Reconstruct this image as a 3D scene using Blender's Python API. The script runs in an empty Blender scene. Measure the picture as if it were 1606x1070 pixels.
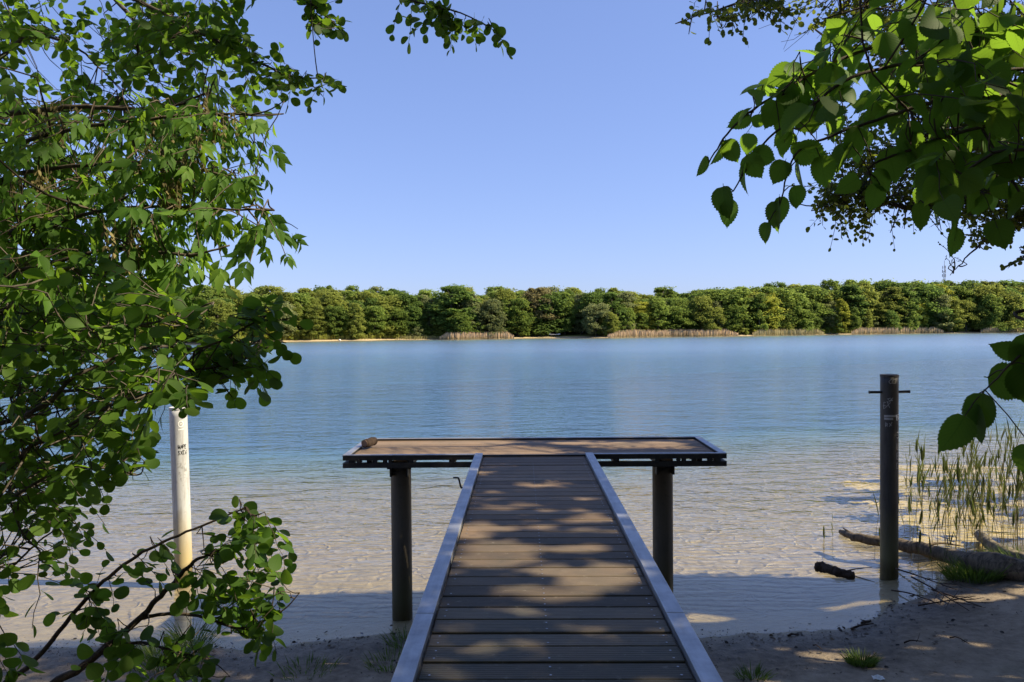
import bpy, math, random
import numpy as np
from mathutils import Vector, Matrix
R = math.radians
rng = np.random.default_rng(7)
random.seed(7)
C = bpy.context.scene.collection
SC = bpy.context.scene

# ------------------------------------------------------------------ camera
F = 1160.0; CX, CY = 803.0, 535.0
CAMZ = 3.5
cam = bpy.data.objects.new('camera', bpy.data.cameras.new('camera'))
C.objects.link(cam); SC.camera = cam
cam.data.sensor_width = 36; cam.data.lens = F / 1606 * 36
cam.data.clip_start = 0.05; cam.data.clip_end = 4000
RM = Matrix.Rotation(R(90 - 1.037), 3, 'X') @ Matrix.Rotation(R(-0.45), 3, 'Z')
cam.matrix_world = Matrix.Translation((0, 0, CAMZ)) @ RM.to_4x4()
RN = np.array(RM)
CAMP = np.array([0, 0, CAMZ])

def ray(px, py):
    return RN @ np.array([(px - CX) / F, -(py - CY) / F, -1.0])
def P(px, py, d):                     # point of the photo at forward distance d
    r = ray(px, py); return CAMP + r * (d / r[1])
def G(px, py, z=0.0):                 # point of the photo on the level z
    r = ray(px, py); return CAMP + r * ((z - CAMZ) / r[2])
def proj(p):
    q = (np.asarray(p, float) - CAMP) @ RN
    w = np.where(q[..., 2] < -1e-3, -q[..., 2], 1e-3)
    return np.stack([CX + F * q[..., 0] / w, CY - F * q[..., 1] / w, -q[..., 2]], -1)

# ------------------------------------------------------------------ sun and sky
SUN_EL, SUN_AZ = 42.0, 96.0           # bearing clockwise from the view direction
SD = np.array([math.cos(R(SUN_EL)) * math.sin(R(SUN_AZ)), math.cos(R(SUN_EL)) * math.cos(R(SUN_AZ)), math.sin(R(SUN_EL))])
sun = bpy.data.objects.new('sun', bpy.data.lights.new('sun', 'SUN'))
C.objects.link(sun)
sun.data.energy = 5.0; sun.data.angle = R(0.53); sun.data.color = (1.0, 0.87, 0.60)
sun.rotation_euler = Vector(SD).to_track_quat('Z', 'Y').to_euler()
W = bpy.data.worlds.new('World'); SC.world = W; W.use_nodes = True
wn = W.node_tree
sky = wn.nodes.new('ShaderNodeTexSky'); sky.sky_type = 'NISHITA'; sky.sun_disc = False
sky.sun_elevation = R(SUN_EL); sky.sun_rotation = R(SUN_AZ)
sky.air_density = 1.0; sky.dust_density = 0.5; sky.ozone_density = 2.2
mixs = wn.nodes.new('ShaderNodeMix'); mixs.data_type = 'RGBA'; mixs.blend_type = 'MULTIPLY'
mixs.inputs[0].default_value = 1.0
mixs.inputs[7].default_value = (0.93, 1.07, 1.62, 1)
gam = wn.nodes.new('ShaderNodeGamma'); gam.inputs[1].default_value = .60
wn.links.new(sky.outputs[0], gam.inputs[0]); wn.links.new(gam.outputs[0], mixs.inputs[6])
wn.links.new(mixs.outputs[2], wn.nodes['Background'].inputs[0])
wn.nodes['Background'].inputs[1].default_value = 0.105
SC.view_settings.view_transform = 'Standard'; SC.view_settings.look = 'None'
SC.view_settings.exposure = 1.08; SC.view_settings.gamma = 1.0
SC.render.engine = 'CYCLES'
SC.cycles.use_denoising = True
try: SC.cycles.denoiser = 'OPENIMAGEDENOISE'
except Exception: pass
SC.cycles.max_bounces = 8; SC.cycles.diffuse_bounces = 3; SC.cycles.glossy_bounces = 3
SC.cycles.transmission_bounces = 4; SC.cycles.transparent_max_bounces = 12; SC.cycles.volume_bounces = 0
SC.cycles.caustics_reflective = False; SC.cycles.caustics_refractive = False
SC.cycles.sample_clamp_indirect = 6.0

# ------------------------------------------------------------------ object helpers
def tag(o, label=None, cat=None, group=None, kind=None):
    if label: o['label'] = label
    if cat: o['category'] = cat
    if group: o['group'] = group
    if kind: o['kind'] = kind
    return o
def empty(name, loc, rz=0.0):
    o = bpy.data.objects.new(name, None); C.objects.link(o)
    o.empty_display_size = 0.2; o.location = [float(v) for v in loc]; o.rotation_euler = (0, 0, rz)
    return o
def link(name, me, mat=None, parent=None, loc=None):
    o = bpy.data.objects.new(name, me); C.objects.link(o)
    if mat is not None and len(me.materials) == 0: me.materials.append(mat)
    if parent is not None: o.parent = parent
    if loc is not None: o.location = [float(v) for v in loc]
    return o

class MB:
    """collects vertices and faces, with a per-vertex tint and a uv"""
    def __init__(s): s.v = []; s.f = []; s.t = []; s.uv = []; s.n = 0; s.hasuv = False
    def add(s, v, f, tint=0.5, uv=None):
        v = np.asarray(v, float)
        s.v.append(v); s.f.extend([tuple(i + s.n for i in q) for q in f]); s.n += len(v)
        s.t.append(np.full(len(v), tint) if np.isscalar(tint) else np.asarray(tint, float))
        if uv is None: uv = np.zeros((len(v), 2))
        else: s.hasuv = True
        s.uv.append(np.asarray(uv, float))
    def box(s, lo, hi, tint=0.5, bev=0.0):
        x0, y0, z0 = lo; x1, y1, z1 = hi
        if bev <= 0:
            v = [(x, y, z) for z in (z0, z1) for y in (y0, y1) for x in (x0, x1)]
            f = [(0, 2, 3, 1), (4, 5, 7, 6), (0, 1, 5, 4), (2, 6, 7, 3), (0, 4, 6, 2), (1, 3, 7, 5)]
            s.add(v, f, tint); return
        b = bev
        v = []
        for z, i in ((z0, 0), (z1 - b, 0), (z1, b)):
            v += [(x0 + i, y0 + i, z), (x1 - i, y0 + i, z), (x1 - i, y1 - i, z), (x0 + i, y1 - i, z)]
        f = [(3, 2, 1, 0), (8, 9, 10, 11)]
        for k in (0, 4):
            for j in range(4): f.append((k + j, k + (j + 1) % 4, k + 4 + (j + 1) % 4, k + 4 + j))
        s.add(v, f, tint)
    def bar(s, a, b, w, h, tint=0.5):         # rectangular bar between two points
        a = np.asarray(a, float); b = np.asarray(b, float); d = b - a; d /= np.linalg.norm(d)
        up = np.array([0, 0, 1.0]) if abs(d[2]) < .95 else np.array([0, 1.0, 0])
        x = np.cross(d, up); x /= np.linalg.norm(x); y = np.cross(x, d)
        v = [p + x * i * w / 2 + y * j * h / 2 for p in (a, b) for i, j in ((-1, -1), (1, -1), (1, 1), (-1, 1))]
        s.add(v, [(3, 2, 1, 0), (4, 5, 6, 7)] + [(j, (j + 1) % 4, 4 + (j + 1) % 4, 4 + j) for j in range(4)], tint)
    def tube(s, pts, rad, sides=6, tint=0.5, cap=True, wob=0.0):
        pts = np.asarray(pts, float); n = len(pts)
        rad = np.full(n, rad) if np.isscalar(rad) else np.asarray(rad, float)
        d = np.gradient(pts, axis=0); d /= np.linalg.norm(d, axis=1)[:, None] + 1e-9
        ref = np.array([0, 0, 1.0]) if abs(d[:, 2]).mean() < .8 else np.array([1.0, 0, 0])
        x = np.cross(d, ref); x /= np.linalg.norm(x, axis=1)[:, None] + 1e-9
        y = np.cross(x, d)
        a = np.arange(sides) / sides * 2 * math.pi
        rr = rad[:, None] * np.ones((n, sides))
        if wob: rr = rr * (1 + wob * rng.normal(size=(n, sides)))
        v = pts[:, None, :] + rr[..., None] * (np.cos(a)[None, :, None] * x[:, None, :] + np.sin(a)[None, :, None] * y[:, None, :])
        f = []
        for i in range(n - 1):
            for j in range(sides):
                k = (j + 1) % sides
                f.append((i * sides + j, i * sides + k, (i + 1) * sides + k, (i + 1) * sides + j))
        if cap:
            f.append(tuple(range(sides))[::-1]); f.append(tuple((n - 1) * sides + j for j in range(sides)))
        uv = np.stack([np.tile(np.arange(sides) / sides, n), np.repeat(np.arange(n) / max(1, n - 1), sides)], -1)
        s.add(v.reshape(-1, 3), f, tint, uv)
    def mesh(s, name, smooth=False):
        me = bpy.data.meshes.new(name)
        v = np.concatenate(s.v) if s.v else np.zeros((0, 3))
        me.vertices.add(len(v)); me.vertices.foreach_set('co', v.astype(np.float32).ravel())
        ln = np.array([len(q) for q in s.f], np.int32)
        ix = np.fromiter((i for q in s.f for i in q), np.int32, int(ln.sum()))
        me.loops.add(len(ix)); me.loops.foreach_set('vertex_index', ix)
        me.polygons.add(len(ln))
        st = np.zeros(len(ln), np.int32); st[1:] = np.cumsum(ln)[:-1]
        me.polygons.foreach_set('loop_start', st)
        me.polygons.foreach_set('use_smooth', np.full(len(ln), smooth))
        at = me.attributes.new('tint', 'FLOAT', 'POINT')
        at.data.foreach_set('value', np.concatenate(s.t).astype(np.float32))
        if s.hasuv:
            ul = me.uv_layers.new(name='UVMap')
            ul.data.foreach_set('uv', np.concatenate(s.uv)[ix].astype(np.float32).ravel())
        me.update(calc_edges=True); me.validate()
        return me
    def build(s, name, mat, parent=None, smooth=False, loc=None):
        return link(name, s.mesh(name, smooth), mat, parent, loc)

def copy_tree(o, parent=None):
    c = o.copy(); C.objects.link(c)
    if parent is not None: c.parent = parent
    for ch in [x for x in bpy.data.objects if x.parent == o]: copy_tree(ch, c)
    return c
def nrm(v): v = np.asarray(v, float); return v / (np.linalg.norm(v) + 1e-12)
def spline(pts, n):                    # Catmull-Rom through pts
    p = np.asarray(pts, float)
    if len(p) < 3:
        t = np.linspace(0, 1, n)[:, None]; return p[0] * (1 - t) + p[-1] * t
    q = np.vstack([2 * p[0] - p[1], p, 2 * p[-1] - p[-2]]); out = []
    u = np.linspace(0, len(p) - 1 - 1e-6, n)
    for a in u:
        i = int(a); t = a - i; A, B, D, E = q[i], q[i + 1], q[i + 2], q[i + 3]
        out.append(.5 * ((2 * B) + (-A + D) * t + (2 * A - 5 * B + 4 * D - E) * t * t + (-A + 3 * B - 3 * D + E) * t ** 3))
    return np.array(out)

# ------------------------------------------------------------------ materials
class NT:
    def __init__(s, name):
        s.m = bpy.data.materials.new(name); s.m.use_nodes = True; s.t = s.m.node_tree
        s.bsdf = s.t.nodes['Principled BSDF']; s.out = s.t.nodes['Material Output']
    def n(s, typ, **kw):
        o = s.t.nodes.new('ShaderNode' + typ)
        for k, v in kw.items():
            if k in ('ins',):
                for a, b in v.items(): o.inputs[a].default_value = b
            else: setattr(o, k, v)
        return o
    def l(s, a, b): s.t.links.new(a, b)
    def ramp(s, fac, stops):
        r = s.n('ValToRGB'); e = r.color_ramp.elements
        while len(e) < len(stops): e.new(0.5)
        for i, (p, c) in enumerate(stops):
            e[i].position = p; e[i].color = (*c, 1) if len(c) == 3 else c
        s.l(fac, r.inputs[0]); return r.outputs[0]
    def noise(s, vec, scale, detail=4, rough=.55, dist=0.0):
        o = s.n('TexNoise'); o.inputs['Scale'].default_value = scale; o.inputs['Detail'].default_value = detail
        o.inputs['Roughness'].default_value = rough; o.inputs['Distortion'].default_value = dist
        if vec is not None: s.l(vec, o.inputs['Vector'])
        return o.outputs['Fac']
    def mapping(s, vec, scale=(1, 1, 1), rot=(0, 0, 0)):
        o = s.n('Mapping'); o.inputs['Scale'].default_value = scale; o.inputs['Rotation'].default_value = rot
        s.l(vec, o.inputs['Vector']); return o.outputs[0]
    def mix(s, fac, a, b, typ='MIX'):
        o = s.n('Mix', data_type='RGBA', blend_type=typ)
        for k, x in ((0, fac), (6, a), (7, b)):
            if hasattr(x, 'default_value') and not isinstance(x, (int, float, tuple)): s.l(x, o.inputs[k])
            else: o.inputs[k].default_value = x if not isinstance(x, tuple) else (*x, 1)[:4]
        return o.outputs[2]
    def math(s, op, a, b=None, c=None, clamp=False):
        o = s.n('Math', operation=op, use_clamp=clamp)
        for k, x in enumerate((a, b, c)):
            if x is None: continue
            if isinstance(x, (int, float)): o.inputs[k].default_value = x
            else: s.l(x, o.inputs[k])
        return o.outputs[0]
    def range(s, v, a, b, c=0.0, d=1.0):
        o = s.n('MapRange'); s.l(v, o.inputs[0])
        for i, x in enumerate((a, b, c, d)): o.inputs[i + 1].default_value = x
        return o.outputs[0]
    def pos(s): return s.n('NewGeometry').outputs['Position']
    def obj(s): return s.n('TexCoord').outputs['Object']
    def attr(s, name): return s.n('Attribute', attribute_name=name).outputs['Fac']
    def bump(s, h, strength=.5, dist=.01, normal=None):
        o = s.n('Bump'); o.inputs['Strength'].default_value = strength; o.inputs['Distance'].default_value = dist
        s.l(h, o.inputs['Height'])
        if normal is not None: s.l(normal, o.inputs['Normal'])
        return o.outputs[0]
    def set(s, **kw):
        for k, v in kw.items():
            k = k.replace('_', ' ')
            i = s.bsdf.inputs[k]
            if hasattr(v, 'is_output') or hasattr(v, 'links'): s.l(v, i)
            else: i.default_value = (*v, 1) if isinstance(v, tuple) and len(v) == 3 else v
        return s

def leaf_mat(name, dark, mid, light, trans, tfac=.38, rough=.6, spec=.22, veins=True, rnd=0.0):
    m = NT(name)
    tint = m.attr('tint')
    nz = m.noise(m.obj(), 1.3, 2)
    t2 = m.math('ADD', tint, m.math('MULTIPLY', m.math('SUBTRACT', nz, .5), .5))
    if rnd:
        oi = m.n('ObjectInfo').outputs['Random']
        t2 = m.math('ADD', t2, m.math('MULTIPLY', m.math('SUBTRACT', oi, .5), rnd))
    col = m.ramp(t2, [(0.0, dark), (.5, mid), (1.0, light)])
    tcol = m.ramp(t2, [(0.0, tuple(c * .7 for c in trans)), (.6, trans), (1.0, tuple(c * 1.25 for c in trans))])
    if veins:
        uvn = m.n('UVMap').outputs[0]; sep = m.n('SeparateXYZ'); m.l(uvn, sep.inputs[0])
        ax = m.math('ABSOLUTE', sep.outputs[0])
        k = m.math('SUBTRACT', m.math('MULTIPLY', sep.outputs[1], 9.0), m.math('MULTIPLY', ax, 3.0))
        sv = m.math('POWER', m.math('ABSOLUTE', m.math('SINE', m.math('MULTIPLY', k, 3.14159))), 6.0)
        mid_r = m.range(ax, 0.0, 0.07, 0.0, 1.0)
        v = m.math('MULTIPLY', m.range(sv, 0, 1, .92, 1.0), m.range(mid_r, 0, 1, .8, 1.0))
        vc = m.n('CombineXYZ'); [m.l(v, vc.inputs[i]) for i in range(3)]
        tcol = m.mix(1.0, tcol, vc.outputs[0], 'MULTIPLY')
        nrmb = m.bump(sv, .10, .003)
        m.l(nrmb, m.bsdf.inputs['Normal'])
    m.set(Base_Color=col, Roughness=rough, Specular_IOR_Level=spec)
    tr = m.n('BsdfTranslucent'); m.l(tcol, tr.inputs[0])
    mx = m.n('MixShader'); mx.inputs[0].default_value = tfac
    m.l(m.bsdf.outputs[0], mx.inputs[1]); m.l(tr.outputs[0], mx.inputs[2]); m.l(mx.outputs[0], m.out.inputs[0])
    return m.m

def simple_mat(name, col, rough=.7, var=.25, scale=8, bump=.3, bdist=.01, metal=0.0, spec=.4):
    m = NT(name); o = m.obj()
    n = m.noise(o, scale, 6, .6)
    c = m.ramp(n, [(.25, tuple(x * (1 - var) for x in col)), (.75, tuple(min(1, x * (1 + var)) for x in col))])
    m.set(Base_Color=c, Roughness=rough, Metallic=metal, Specular_IOR_Level=spec)
    m.l(m.bump(n, bump, bdist), m.bsdf.inputs['Normal'])
    return m.m

def bark_mat(name, a, b, scale=6, stretch=.25):
    m = NT(name); o = m.obj()
    v = m.mapping(o, (scale, scale, scale * stretch))
    n = m.noise(v, 3.0, 6, .65, .6)
    c = m.ramp(n, [(.3, a), (.7, b)])
    m.set(Base_Color=c, Roughness=.9, Specular_IOR_Level=.2)
    m.l(m.bump(n, .6, .01), m.bsdf.inputs['Normal'])
    return m.m

M_BARK = bark_mat('alder_bark', (.035, .028, .024), (.13, .11, .095))
M_TWIG = bark_mat('twig_bark', (.03, .022, .018), (.085, .065, .05), 20, 1)
M_MAPLEBARK = bark_mat('grey_brown_bark', (.04, .032, .024), (.115, .092, .07))
M_ALDER = leaf_mat('alder_leaf', (.024, .058, .010), (.052, .115, .015), (.115, .19, .025), (.24, .42, .028), .46)
M_ALDERFAR = leaf_mat('alder_leaf_small', (.025, .052, .009), (.055, .095, .014), (.11, .155, .026), (.26, .31, .03), .40, veins=False)
M_ELDER = leaf_mat('box_elder_leaf', (.03, .075, .012), (.065, .145, .018), (.13, .225, .032), (.27, .46, .034), .46)
M_ELM = leaf_mat('elm_leaf', (.03, .076, .013), (.058, .13, .019), (.105, .19, .028), (.25, .44, .036), .48)
M_SEED = leaf_mat('dry_seed', (.07, .06, .025), (.14, .115, .05), (.24, .20, .09), (.2, .18, .07), .35, veins=False)

# ------------------------------------------------------------------ leaves
def leaf_template(t, w, fold=.12, droop=.12, teeth=0.0, sub=1, pet=.18):
    t = np.asarray(t, float); w = np.asarray(w, float)
    if sub > 1:
        tt = np.linspace(0, 1, sub); w = np.interp(tt, t, w); t = tt
        if teeth: w = w * (1 + teeth * np.where(np.arange(sub) % 2 == 0, 1, -1) * np.linspace(.9, .9, sub))
    v = []; uv = []
    tj = np.where(np.arange(len(t)) % 2 == 0, .012, -.012) * (1 if teeth else 0)
    for i, (a, b) in enumerate(zip(t, w)):
        z = -droop * a * a
        v += [(-b, a + tj[i], z + fold * b * (1 - .4 * a)), (0, a, z), (b, a + tj[i], z + fold * b * (1 - .4 * a))]
        uv += [(-1, a), (0, a), (1, a)]
    f = []
    for i in range(len(t) - 1):
        k = 3 * i
        f += [(k, k + 1, k + 4, k + 3), (k + 1, k + 2, k + 5, k + 4)]
    n = len(v)
    v += [(-.012, -pet, .01), (.012, -pet, .01), (.008, 0.02, 0), (-.008, .02, 0)]; uv += [(0, 0)] * 4
    f.append((n, n + 1, n + 2, n + 3))
    return np.array(v), f, np.array(uv)
T_ALDER = leaf_template([0, .08, .25, .45, .65, .82, .94, 1.0], [.02, .17, .32, .41, .44, .38, .23, .05], .15, .15)
T_ALDER2 = leaf_template([0, .08, .25, .45, .65, .82, .94, 1.0], [.02, .15, .29, .38, .40, .33, .18, .02], .35, .02)
T_ELDER = leaf_template([0, .1, .25, .38, .48, .56, .7, .85, 1.0], [.02, .1, .19, .235, .19, .19, .12, .055, .003], .2, .18)
T_ELDER2 = leaf_template([0, .1, .25, .38, .5, .6, .7, .85, 1.0], [.02, .08, .16, .2, .215, .15, .12, .05, .003], .4, .3)
_et = [0, .04, .12, .26, .45, .62, .78, .88, .94, 1]; _ew = [.06, .21, .32, .40, .41, .35, .24, .11, .04, 0.003]
T_ELM = leaf_template(_et, _ew, .12, .16, .055, 25, .09)
T_ELM2 = leaf_template(_et, [x * .92 for x in _ew], .4, .30, .055, 25, .09)
T_SMALL = leaf_template([0, .2, .55, .85, 1], [.02, .30, .42, .30, .04], .2, .1)

def add_leaf(mb, tmpl, p, a, n, size, tint):
    v, f, uv = tmpl
    a = nrm(a); x = np.cross(a, n); x = nrm(x); n = np.cross(x, a)
    mb.add(p + size * (v[:, :1] * x + v[:, 1:2] * a + v[:, 2:] * n), f, tint, uv)

UP = np.array([0, 0, 1.0])
def rv(s=1.0): return rng.normal(size=3) * s

def compound(mb, tmpls, p, a, n, size, tint):       # pinnate leaf of five leaflets
    a = nrm(a); x = nrm(np.cross(a, n)); n = np.cross(x, a)
    L = size * 1.5
    for s, side in ((.45, -1), (.45, 1), (.75, -1), (.75, 1), (.95, 0)):
        if side and rng.random() < .12: continue
        d = a * (.55 if side else 1) + x * side * .75 + np.array([0, 0, -.5]) + rv(.12)
        add_leaf(mb, tmpls[rng.integers(len(tmpls))], p + a * L * s, d, n + rv(.25), size * rng.uniform(.75, 1.1), tint + rng.normal() * .08)

def in_poly(x, y, poly):
    c = False; j = len(poly) - 1
    for i in range(len(poly)):
        xi, yi = poly[i]; xj, yj = poly[j]
        if (yi > y) != (yj > y) and x < (xj - xi) * (y - yi) / (yj - yi) + xi: c = not c
        j = i
    return c
def in_polys(x, y, polys): return any(in_poly(x, y, q) for q in polys)

class Tree:
    """a tree whose limbs are parts and whose leaves are sub-parts of the limb that carries them"""
    def __init__(s, name, base, label, cat, leafmat, barkmat, tmpls, kind='simple'):
        s.root = empty(name, base); tag(s.root, label, cat); s.base = np.array(base, float)
        s.lm, s.bm, s.tm, s.kind = leafmat, barkmat, tmpls, kind
        s.limbs = []; s.leafmul = 1.0; s.ok = None
    def trunk(s, pts, r0, r1, name='trunk', sides=12):
        q = spline(pts, 14); s.trunkpts = q
        mb = MB(); mb.tube(q - s.base, np.linspace(r0, r1, len(q)) , sides, wob=.04)
        mb.build(name, s.bm, s.root, True)
    def limb(s, pts, r0, r1, start=True, name='branch', n=None):
        pts = [np.asarray(p, float) for p in pts]
        q = spline(pts, n or 6 * len(pts)); q[1:-1] += rng.normal(size=(len(q) - 2, 3)) * min(r0, .03) * .14
        mb = MB(); mb.tube(q - s.base, np.linspace(r0, r1, len(q)), 7)
        s.limbs.append(dict(q=q, tw=mb, lv=MB(), name=name)); return len(s.limbs) - 1
    def spray(s, c, L, nleaf, size, limb=None, hang=.3, updown=.7, tint=.5, tw=.0022, maxd=None, outward=None):
        c = np.asarray(c, float)
        if s.ok and not s.ok(c): return
        best = None
        for i, b in enumerate(s.limbs):
            if limb is not None and i != limb and i not in (limb if isinstance(limb, (list, tuple)) else [limb]): continue
            d = np.linalg.norm(b['q'] - c, axis=1); k = int(d.argmin())
            if best is None or d[k] < best[0]: best = (d[k], i, k)
        dist, i, k = best
        if maxd and dist > maxd: return
        b = s.limbs[i]; a = b['q'][k]
        dd = nrm(c - a) if dist > .02 else nrm(rv())
        if outward is not None: dd = nrm(dd * .6 + np.asarray(outward))
        dirv = nrm(dd + rv(.35))
        p0 = c - dirv * L * .5
        con = spline([a, (a + p0) / 2 + np.array([0, 0, -.06 * dist]) + rv(.03 * dist), p0], 6)
        t = np.linspace(0, 1, 6)
        sp = p0 + dirv * L * t[:, None] + np.array([0, 0, -hang * .45 * L]) * (t ** 2)[:, None]
        sp[1:] += rng.normal(size=(5, 3)) * L * .02
        q = np.vstack([con, sp[1:]])
        b['tw'].tube(q - s.base, np.linspace(tw * (1.6 if dist > .2 else 1.2), tw * .45, len(q)), 4, cap=False)
        side = nrm(np.cross(dirv, UP) + rv(.2))
        nleaf = max(2, int(nleaf * s.leafmul))
        for j in range(nleaf):
            u = (j + .6 * rng.random()) / nleaf
            u = min(1, .05 + u * .98)
            p = np.array([np.interp(u, t, sp[:, z]) for z in range(3)])
            if s.ok and not s.ok(p): continue
            sg = 1 if j % 2 else -1
            last = j == nleaf - 1
            d = dirv * (.5 if not last else 1.2) + side * sg * (.8 if not last else .1) + rv(.28) + np.array([0, 0, -hang * rng.uniform(.4, 1.6)])
            nn = UP * updown + rv(.42)
            sz = size * rng.uniform(.62, 1.12) * (1 - .25 * max(0, u - .6))
            tn = float(np.clip(tint + rng.normal() * .17, 0, 1))
            if s.kind == 'pinnate': compound(b['lv'], s.tm, p - s.base, d, nn, sz, tn)
            else:
                add_leaf(b['lv'], s.tm[rng.integers(len(s.tm))], p - s.base + nrm(d) * sz * .16, d, nn, sz, tn)
    def leaf(s, limb, px, py, d, a, n, size, tint=.5, tm=0):
        p = P(px, py, d); b = s.limbs[limb]
        k = int(np.linalg.norm(b['q'] - p, axis=1).argmin())
        a = nrm(a); p0 = p - a * size * .5
        b['tw'].tube(np.array([b['q'][k], (b['q'][k] + p0) / 2 + np.array([0, 0, .004]), p0]) - s.base, .0011, 4, cap=False)
        add_leaf(b['lv'], s.tm[tm], p0 - s.base, a, n, size, tint)
    def fill(s, poly, n, d0, d1, L, nleaf, size, limb=None, **kw):
        xs = [q[0] for q in poly]; ys = [q[1] for q in poly]; k = 0; g = 0
        while k < n and g < n * 60:
            g += 1
            x = rng.uniform(min(xs), max(xs)); y = rng.uniform(min(ys), max(ys))
            if not in_poly(x, y, poly): continue
            s.spray(P(x, y, rng.uniform(d0, d1)), L * rng.uniform(.7, 1.25), nleaf + rng.integers(-1, 3), size, limb, **kw); k += 1
    def dress(s, per_m, L, nleaf, size, off, limbs=None, mx=26, my=20, **kw):      # leaves on the stretches of limb that lie outside the picture
        for i, b in enumerate(list(s.limbs)):
            if limbs is not None and i not in limbs: continue
            q = b['q']; ln = np.linalg.norm(np.diff(q, axis=0), axis=1); cum = np.concatenate([[0], np.cumsum(ln)])
            for k in range(int(cum[-1] * per_m)):
                u = rng.uniform(.06, 1) * cum[-1]
                p = np.array([np.interp(u, cum, q[:, j]) for j in range(3)]) + rv(off)
                pp = proj(p)
                if pp[2] > .1 and -mx < pp[0] < 1606 + mx and -my < pp[1] < 1090: continue
                s.spray(p, L * rng.uniform(.7, 1.25), nleaf + rng.integers(-1, 3), size, i, **kw)
    def finish(s):
        for b in s.limbs:
            o = b['tw'].build(b['name'], s.bm, s.root, True)
            if b['lv'].n: b['lv'].build('leaves', s.lm, o, True)
# ------------------------------------------------------------------ ground and lake bed
_sp = np.array([(-400, -60), (-120, -10), (-40, 6.5), (-14, 7.8), (-6, 8.15), (-3, 8.1), (-1.2, 8.45), (1.0, 8.3), (2.9, 8.3), (3.9, 8.45), (4.25, 8.75), (4.7, 9.2), (5.2, 9.45), (5.7, 9.9),
                (6.6, 10.6), (7.6, 11.3), (9, 12.2), (12, 13.6), (20, 16), (45, 20), (120, 15), (400, -40)], float)
def fbm(x, y, s, seed=0):
    r = np.zeros_like(x); a = 1.0; g = np.random.default_rng(seed)
    for o in range(5):
        for k in range(3):
            th = g.uniform(0, 6.28); ph = g.uniform(0, 6.28); f = s * (1.9 ** o) * g.uniform(.8, 1.25)
            r += a * np.sin((x * math.cos(th) + y * math.sin(th)) * f + ph + 1.3 * np.sin((x * math.sin(th) - y * math.cos(th)) * f * .7 + ph * 2)) / 3
        a *= .5
    return r
def ground_z(x, y):
    x = np.asarray(x, float); y = np.asarray(y, float)
    ys = np.interp(x, _sp[:, 0], _sp[:, 1]) + .10 * fbm(x, y * .3, 1.4, 3) * np.exp(-np.abs(x) / 60)
    t = y - ys
    land = -t * .085 + .02 * t * t * (t > -6) * 0
    land = np.minimum(-t * .10, 1.2 + (-t) * .012)
    bank = np.clip((x - 5.2) / 3, 0, 1) * np.clip(-t / 1.5, 0, 1) * .14
    wet = -(.27 * np.clip(t / 1.3, 0, 1) ** .9 + .026 * np.maximum(0, t - 1.3) + .0042 * np.maximum(0, t - 4.5) ** 2)
    wet = -7 * (1 - np.exp(np.minimum(wet, 0) / 7))
    z = np.where(t < 0, land + bank, wet)
    near = np.exp(-(np.maximum(0, np.hypot(x, y) - 12) / 12) ** 2)
    z = z + near * (.022 * fbm(x, y, 2.3, 5) * np.where(t < 0, np.clip(.25 - t * .8, 0, 1), .25) + .006 * fbm(x, y, 11, 9) * np.where(t < 0, 1, .15))
    return z
def dens(a, b, step, far, g=1.16):
    c = list(np.arange(a, b, step)); d = step
    while c[-1] < far: d *= g; c.append(c[-1] + d)
    d = step
    while c[0] > -far: d *= g; c.insert(0, c[0] - d)
    return np.array(c)
gx = dens(-9, 11, .075, 900); gy = dens(4.5, 16, .07, 900)
X, Y = np.meshgrid(gx, gy); Z = ground_z(X, Y)
nx, ny = len(gx), len(gy)
mb = MB()
ii = (np.arange(ny - 1)[:, None] * nx + np.arange(nx - 1)[None]).ravel()
mb.add(np.stack([X.ravel(), Y.ravel(), Z.ravel()], -1), np.stack([ii, ii + 1, ii + nx + 1, ii + nx], -1).tolist())
m = NT('sand_and_soil')
p = m.pos(); sep = m.n('SeparateXYZ'); m.l(p, sep.inputs[0]); z = sep.outputs[2]
n1 = m.noise(p, 1.1, 6, .62); n2 = m.noise(p, 9, 7, .7); n3 = m.noise(p, 60, 4, .7)
zz = m.math('ADD', z, m.math('MULTIPLY', m.math('SUBTRACT', n1, .5), .10))
under = m.ramp(n2, [(.3, (.182, .141, .064)), (.7, (.30, .243, .126))])
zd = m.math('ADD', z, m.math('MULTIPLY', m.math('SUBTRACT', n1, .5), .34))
deep = m.ramp(m.range(zd, -.56, -5.0), [(0, (.215, .22, .16)), (.07, (.165, .21, .185)), (.2, (.12, .20, .21)), (.45, (.085, .19, .26)), (1, (.068, .155, .255))])  # blue-green tint of deep water is painted into the bed colour
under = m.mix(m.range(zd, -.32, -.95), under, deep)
soil = m.ramp(m.math('ADD', m.math('MULTIPLY', n1, .55), m.math('MULTIPLY', n2, .45)), [(.32, (.13, .098, .068)), (.5, (.26, .205, .145)), (.68, (.40, .325, .24))])
mud = m.ramp(n2, [(.35, (.055, .043, .03)), (.65, (.18, .14, .098))])
land = m.mix(m.range(zz, .05, .16), mud, soil)
moss = m.math('MULTIPLY', m.range(m.noise(p, .8, 5, .6), .54, .66), m.range(z, .12, .3))
land = m.mix(m.math('MULTIPLY', moss, .55), land, (.05, .075, .022))
speck = m.math('MULTIPLY', m.range(n3, .62, .70), .55)
land = m.mix(speck, land, (.05, .038, .026))
vor = m.n('TexVoronoi'); vor.inputs['Scale'].default_value = 7; m.l(p, vor.inputs['Vector'])
dot = m.math('MULTIPLY', m.math('LESS_THAN', vor.outputs['Distance'], .13), m.range(n1, .40, .6))
under = m.mix(m.math('MULTIPLY', dot, .45), under, (.22, .17, .10))
col = m.mix(m.range(m.math('ADD', z, m.math('MULTIPLY', m.math('SUBTRACT', n2, .5), .05)), -.015, .015), under, land)
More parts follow.
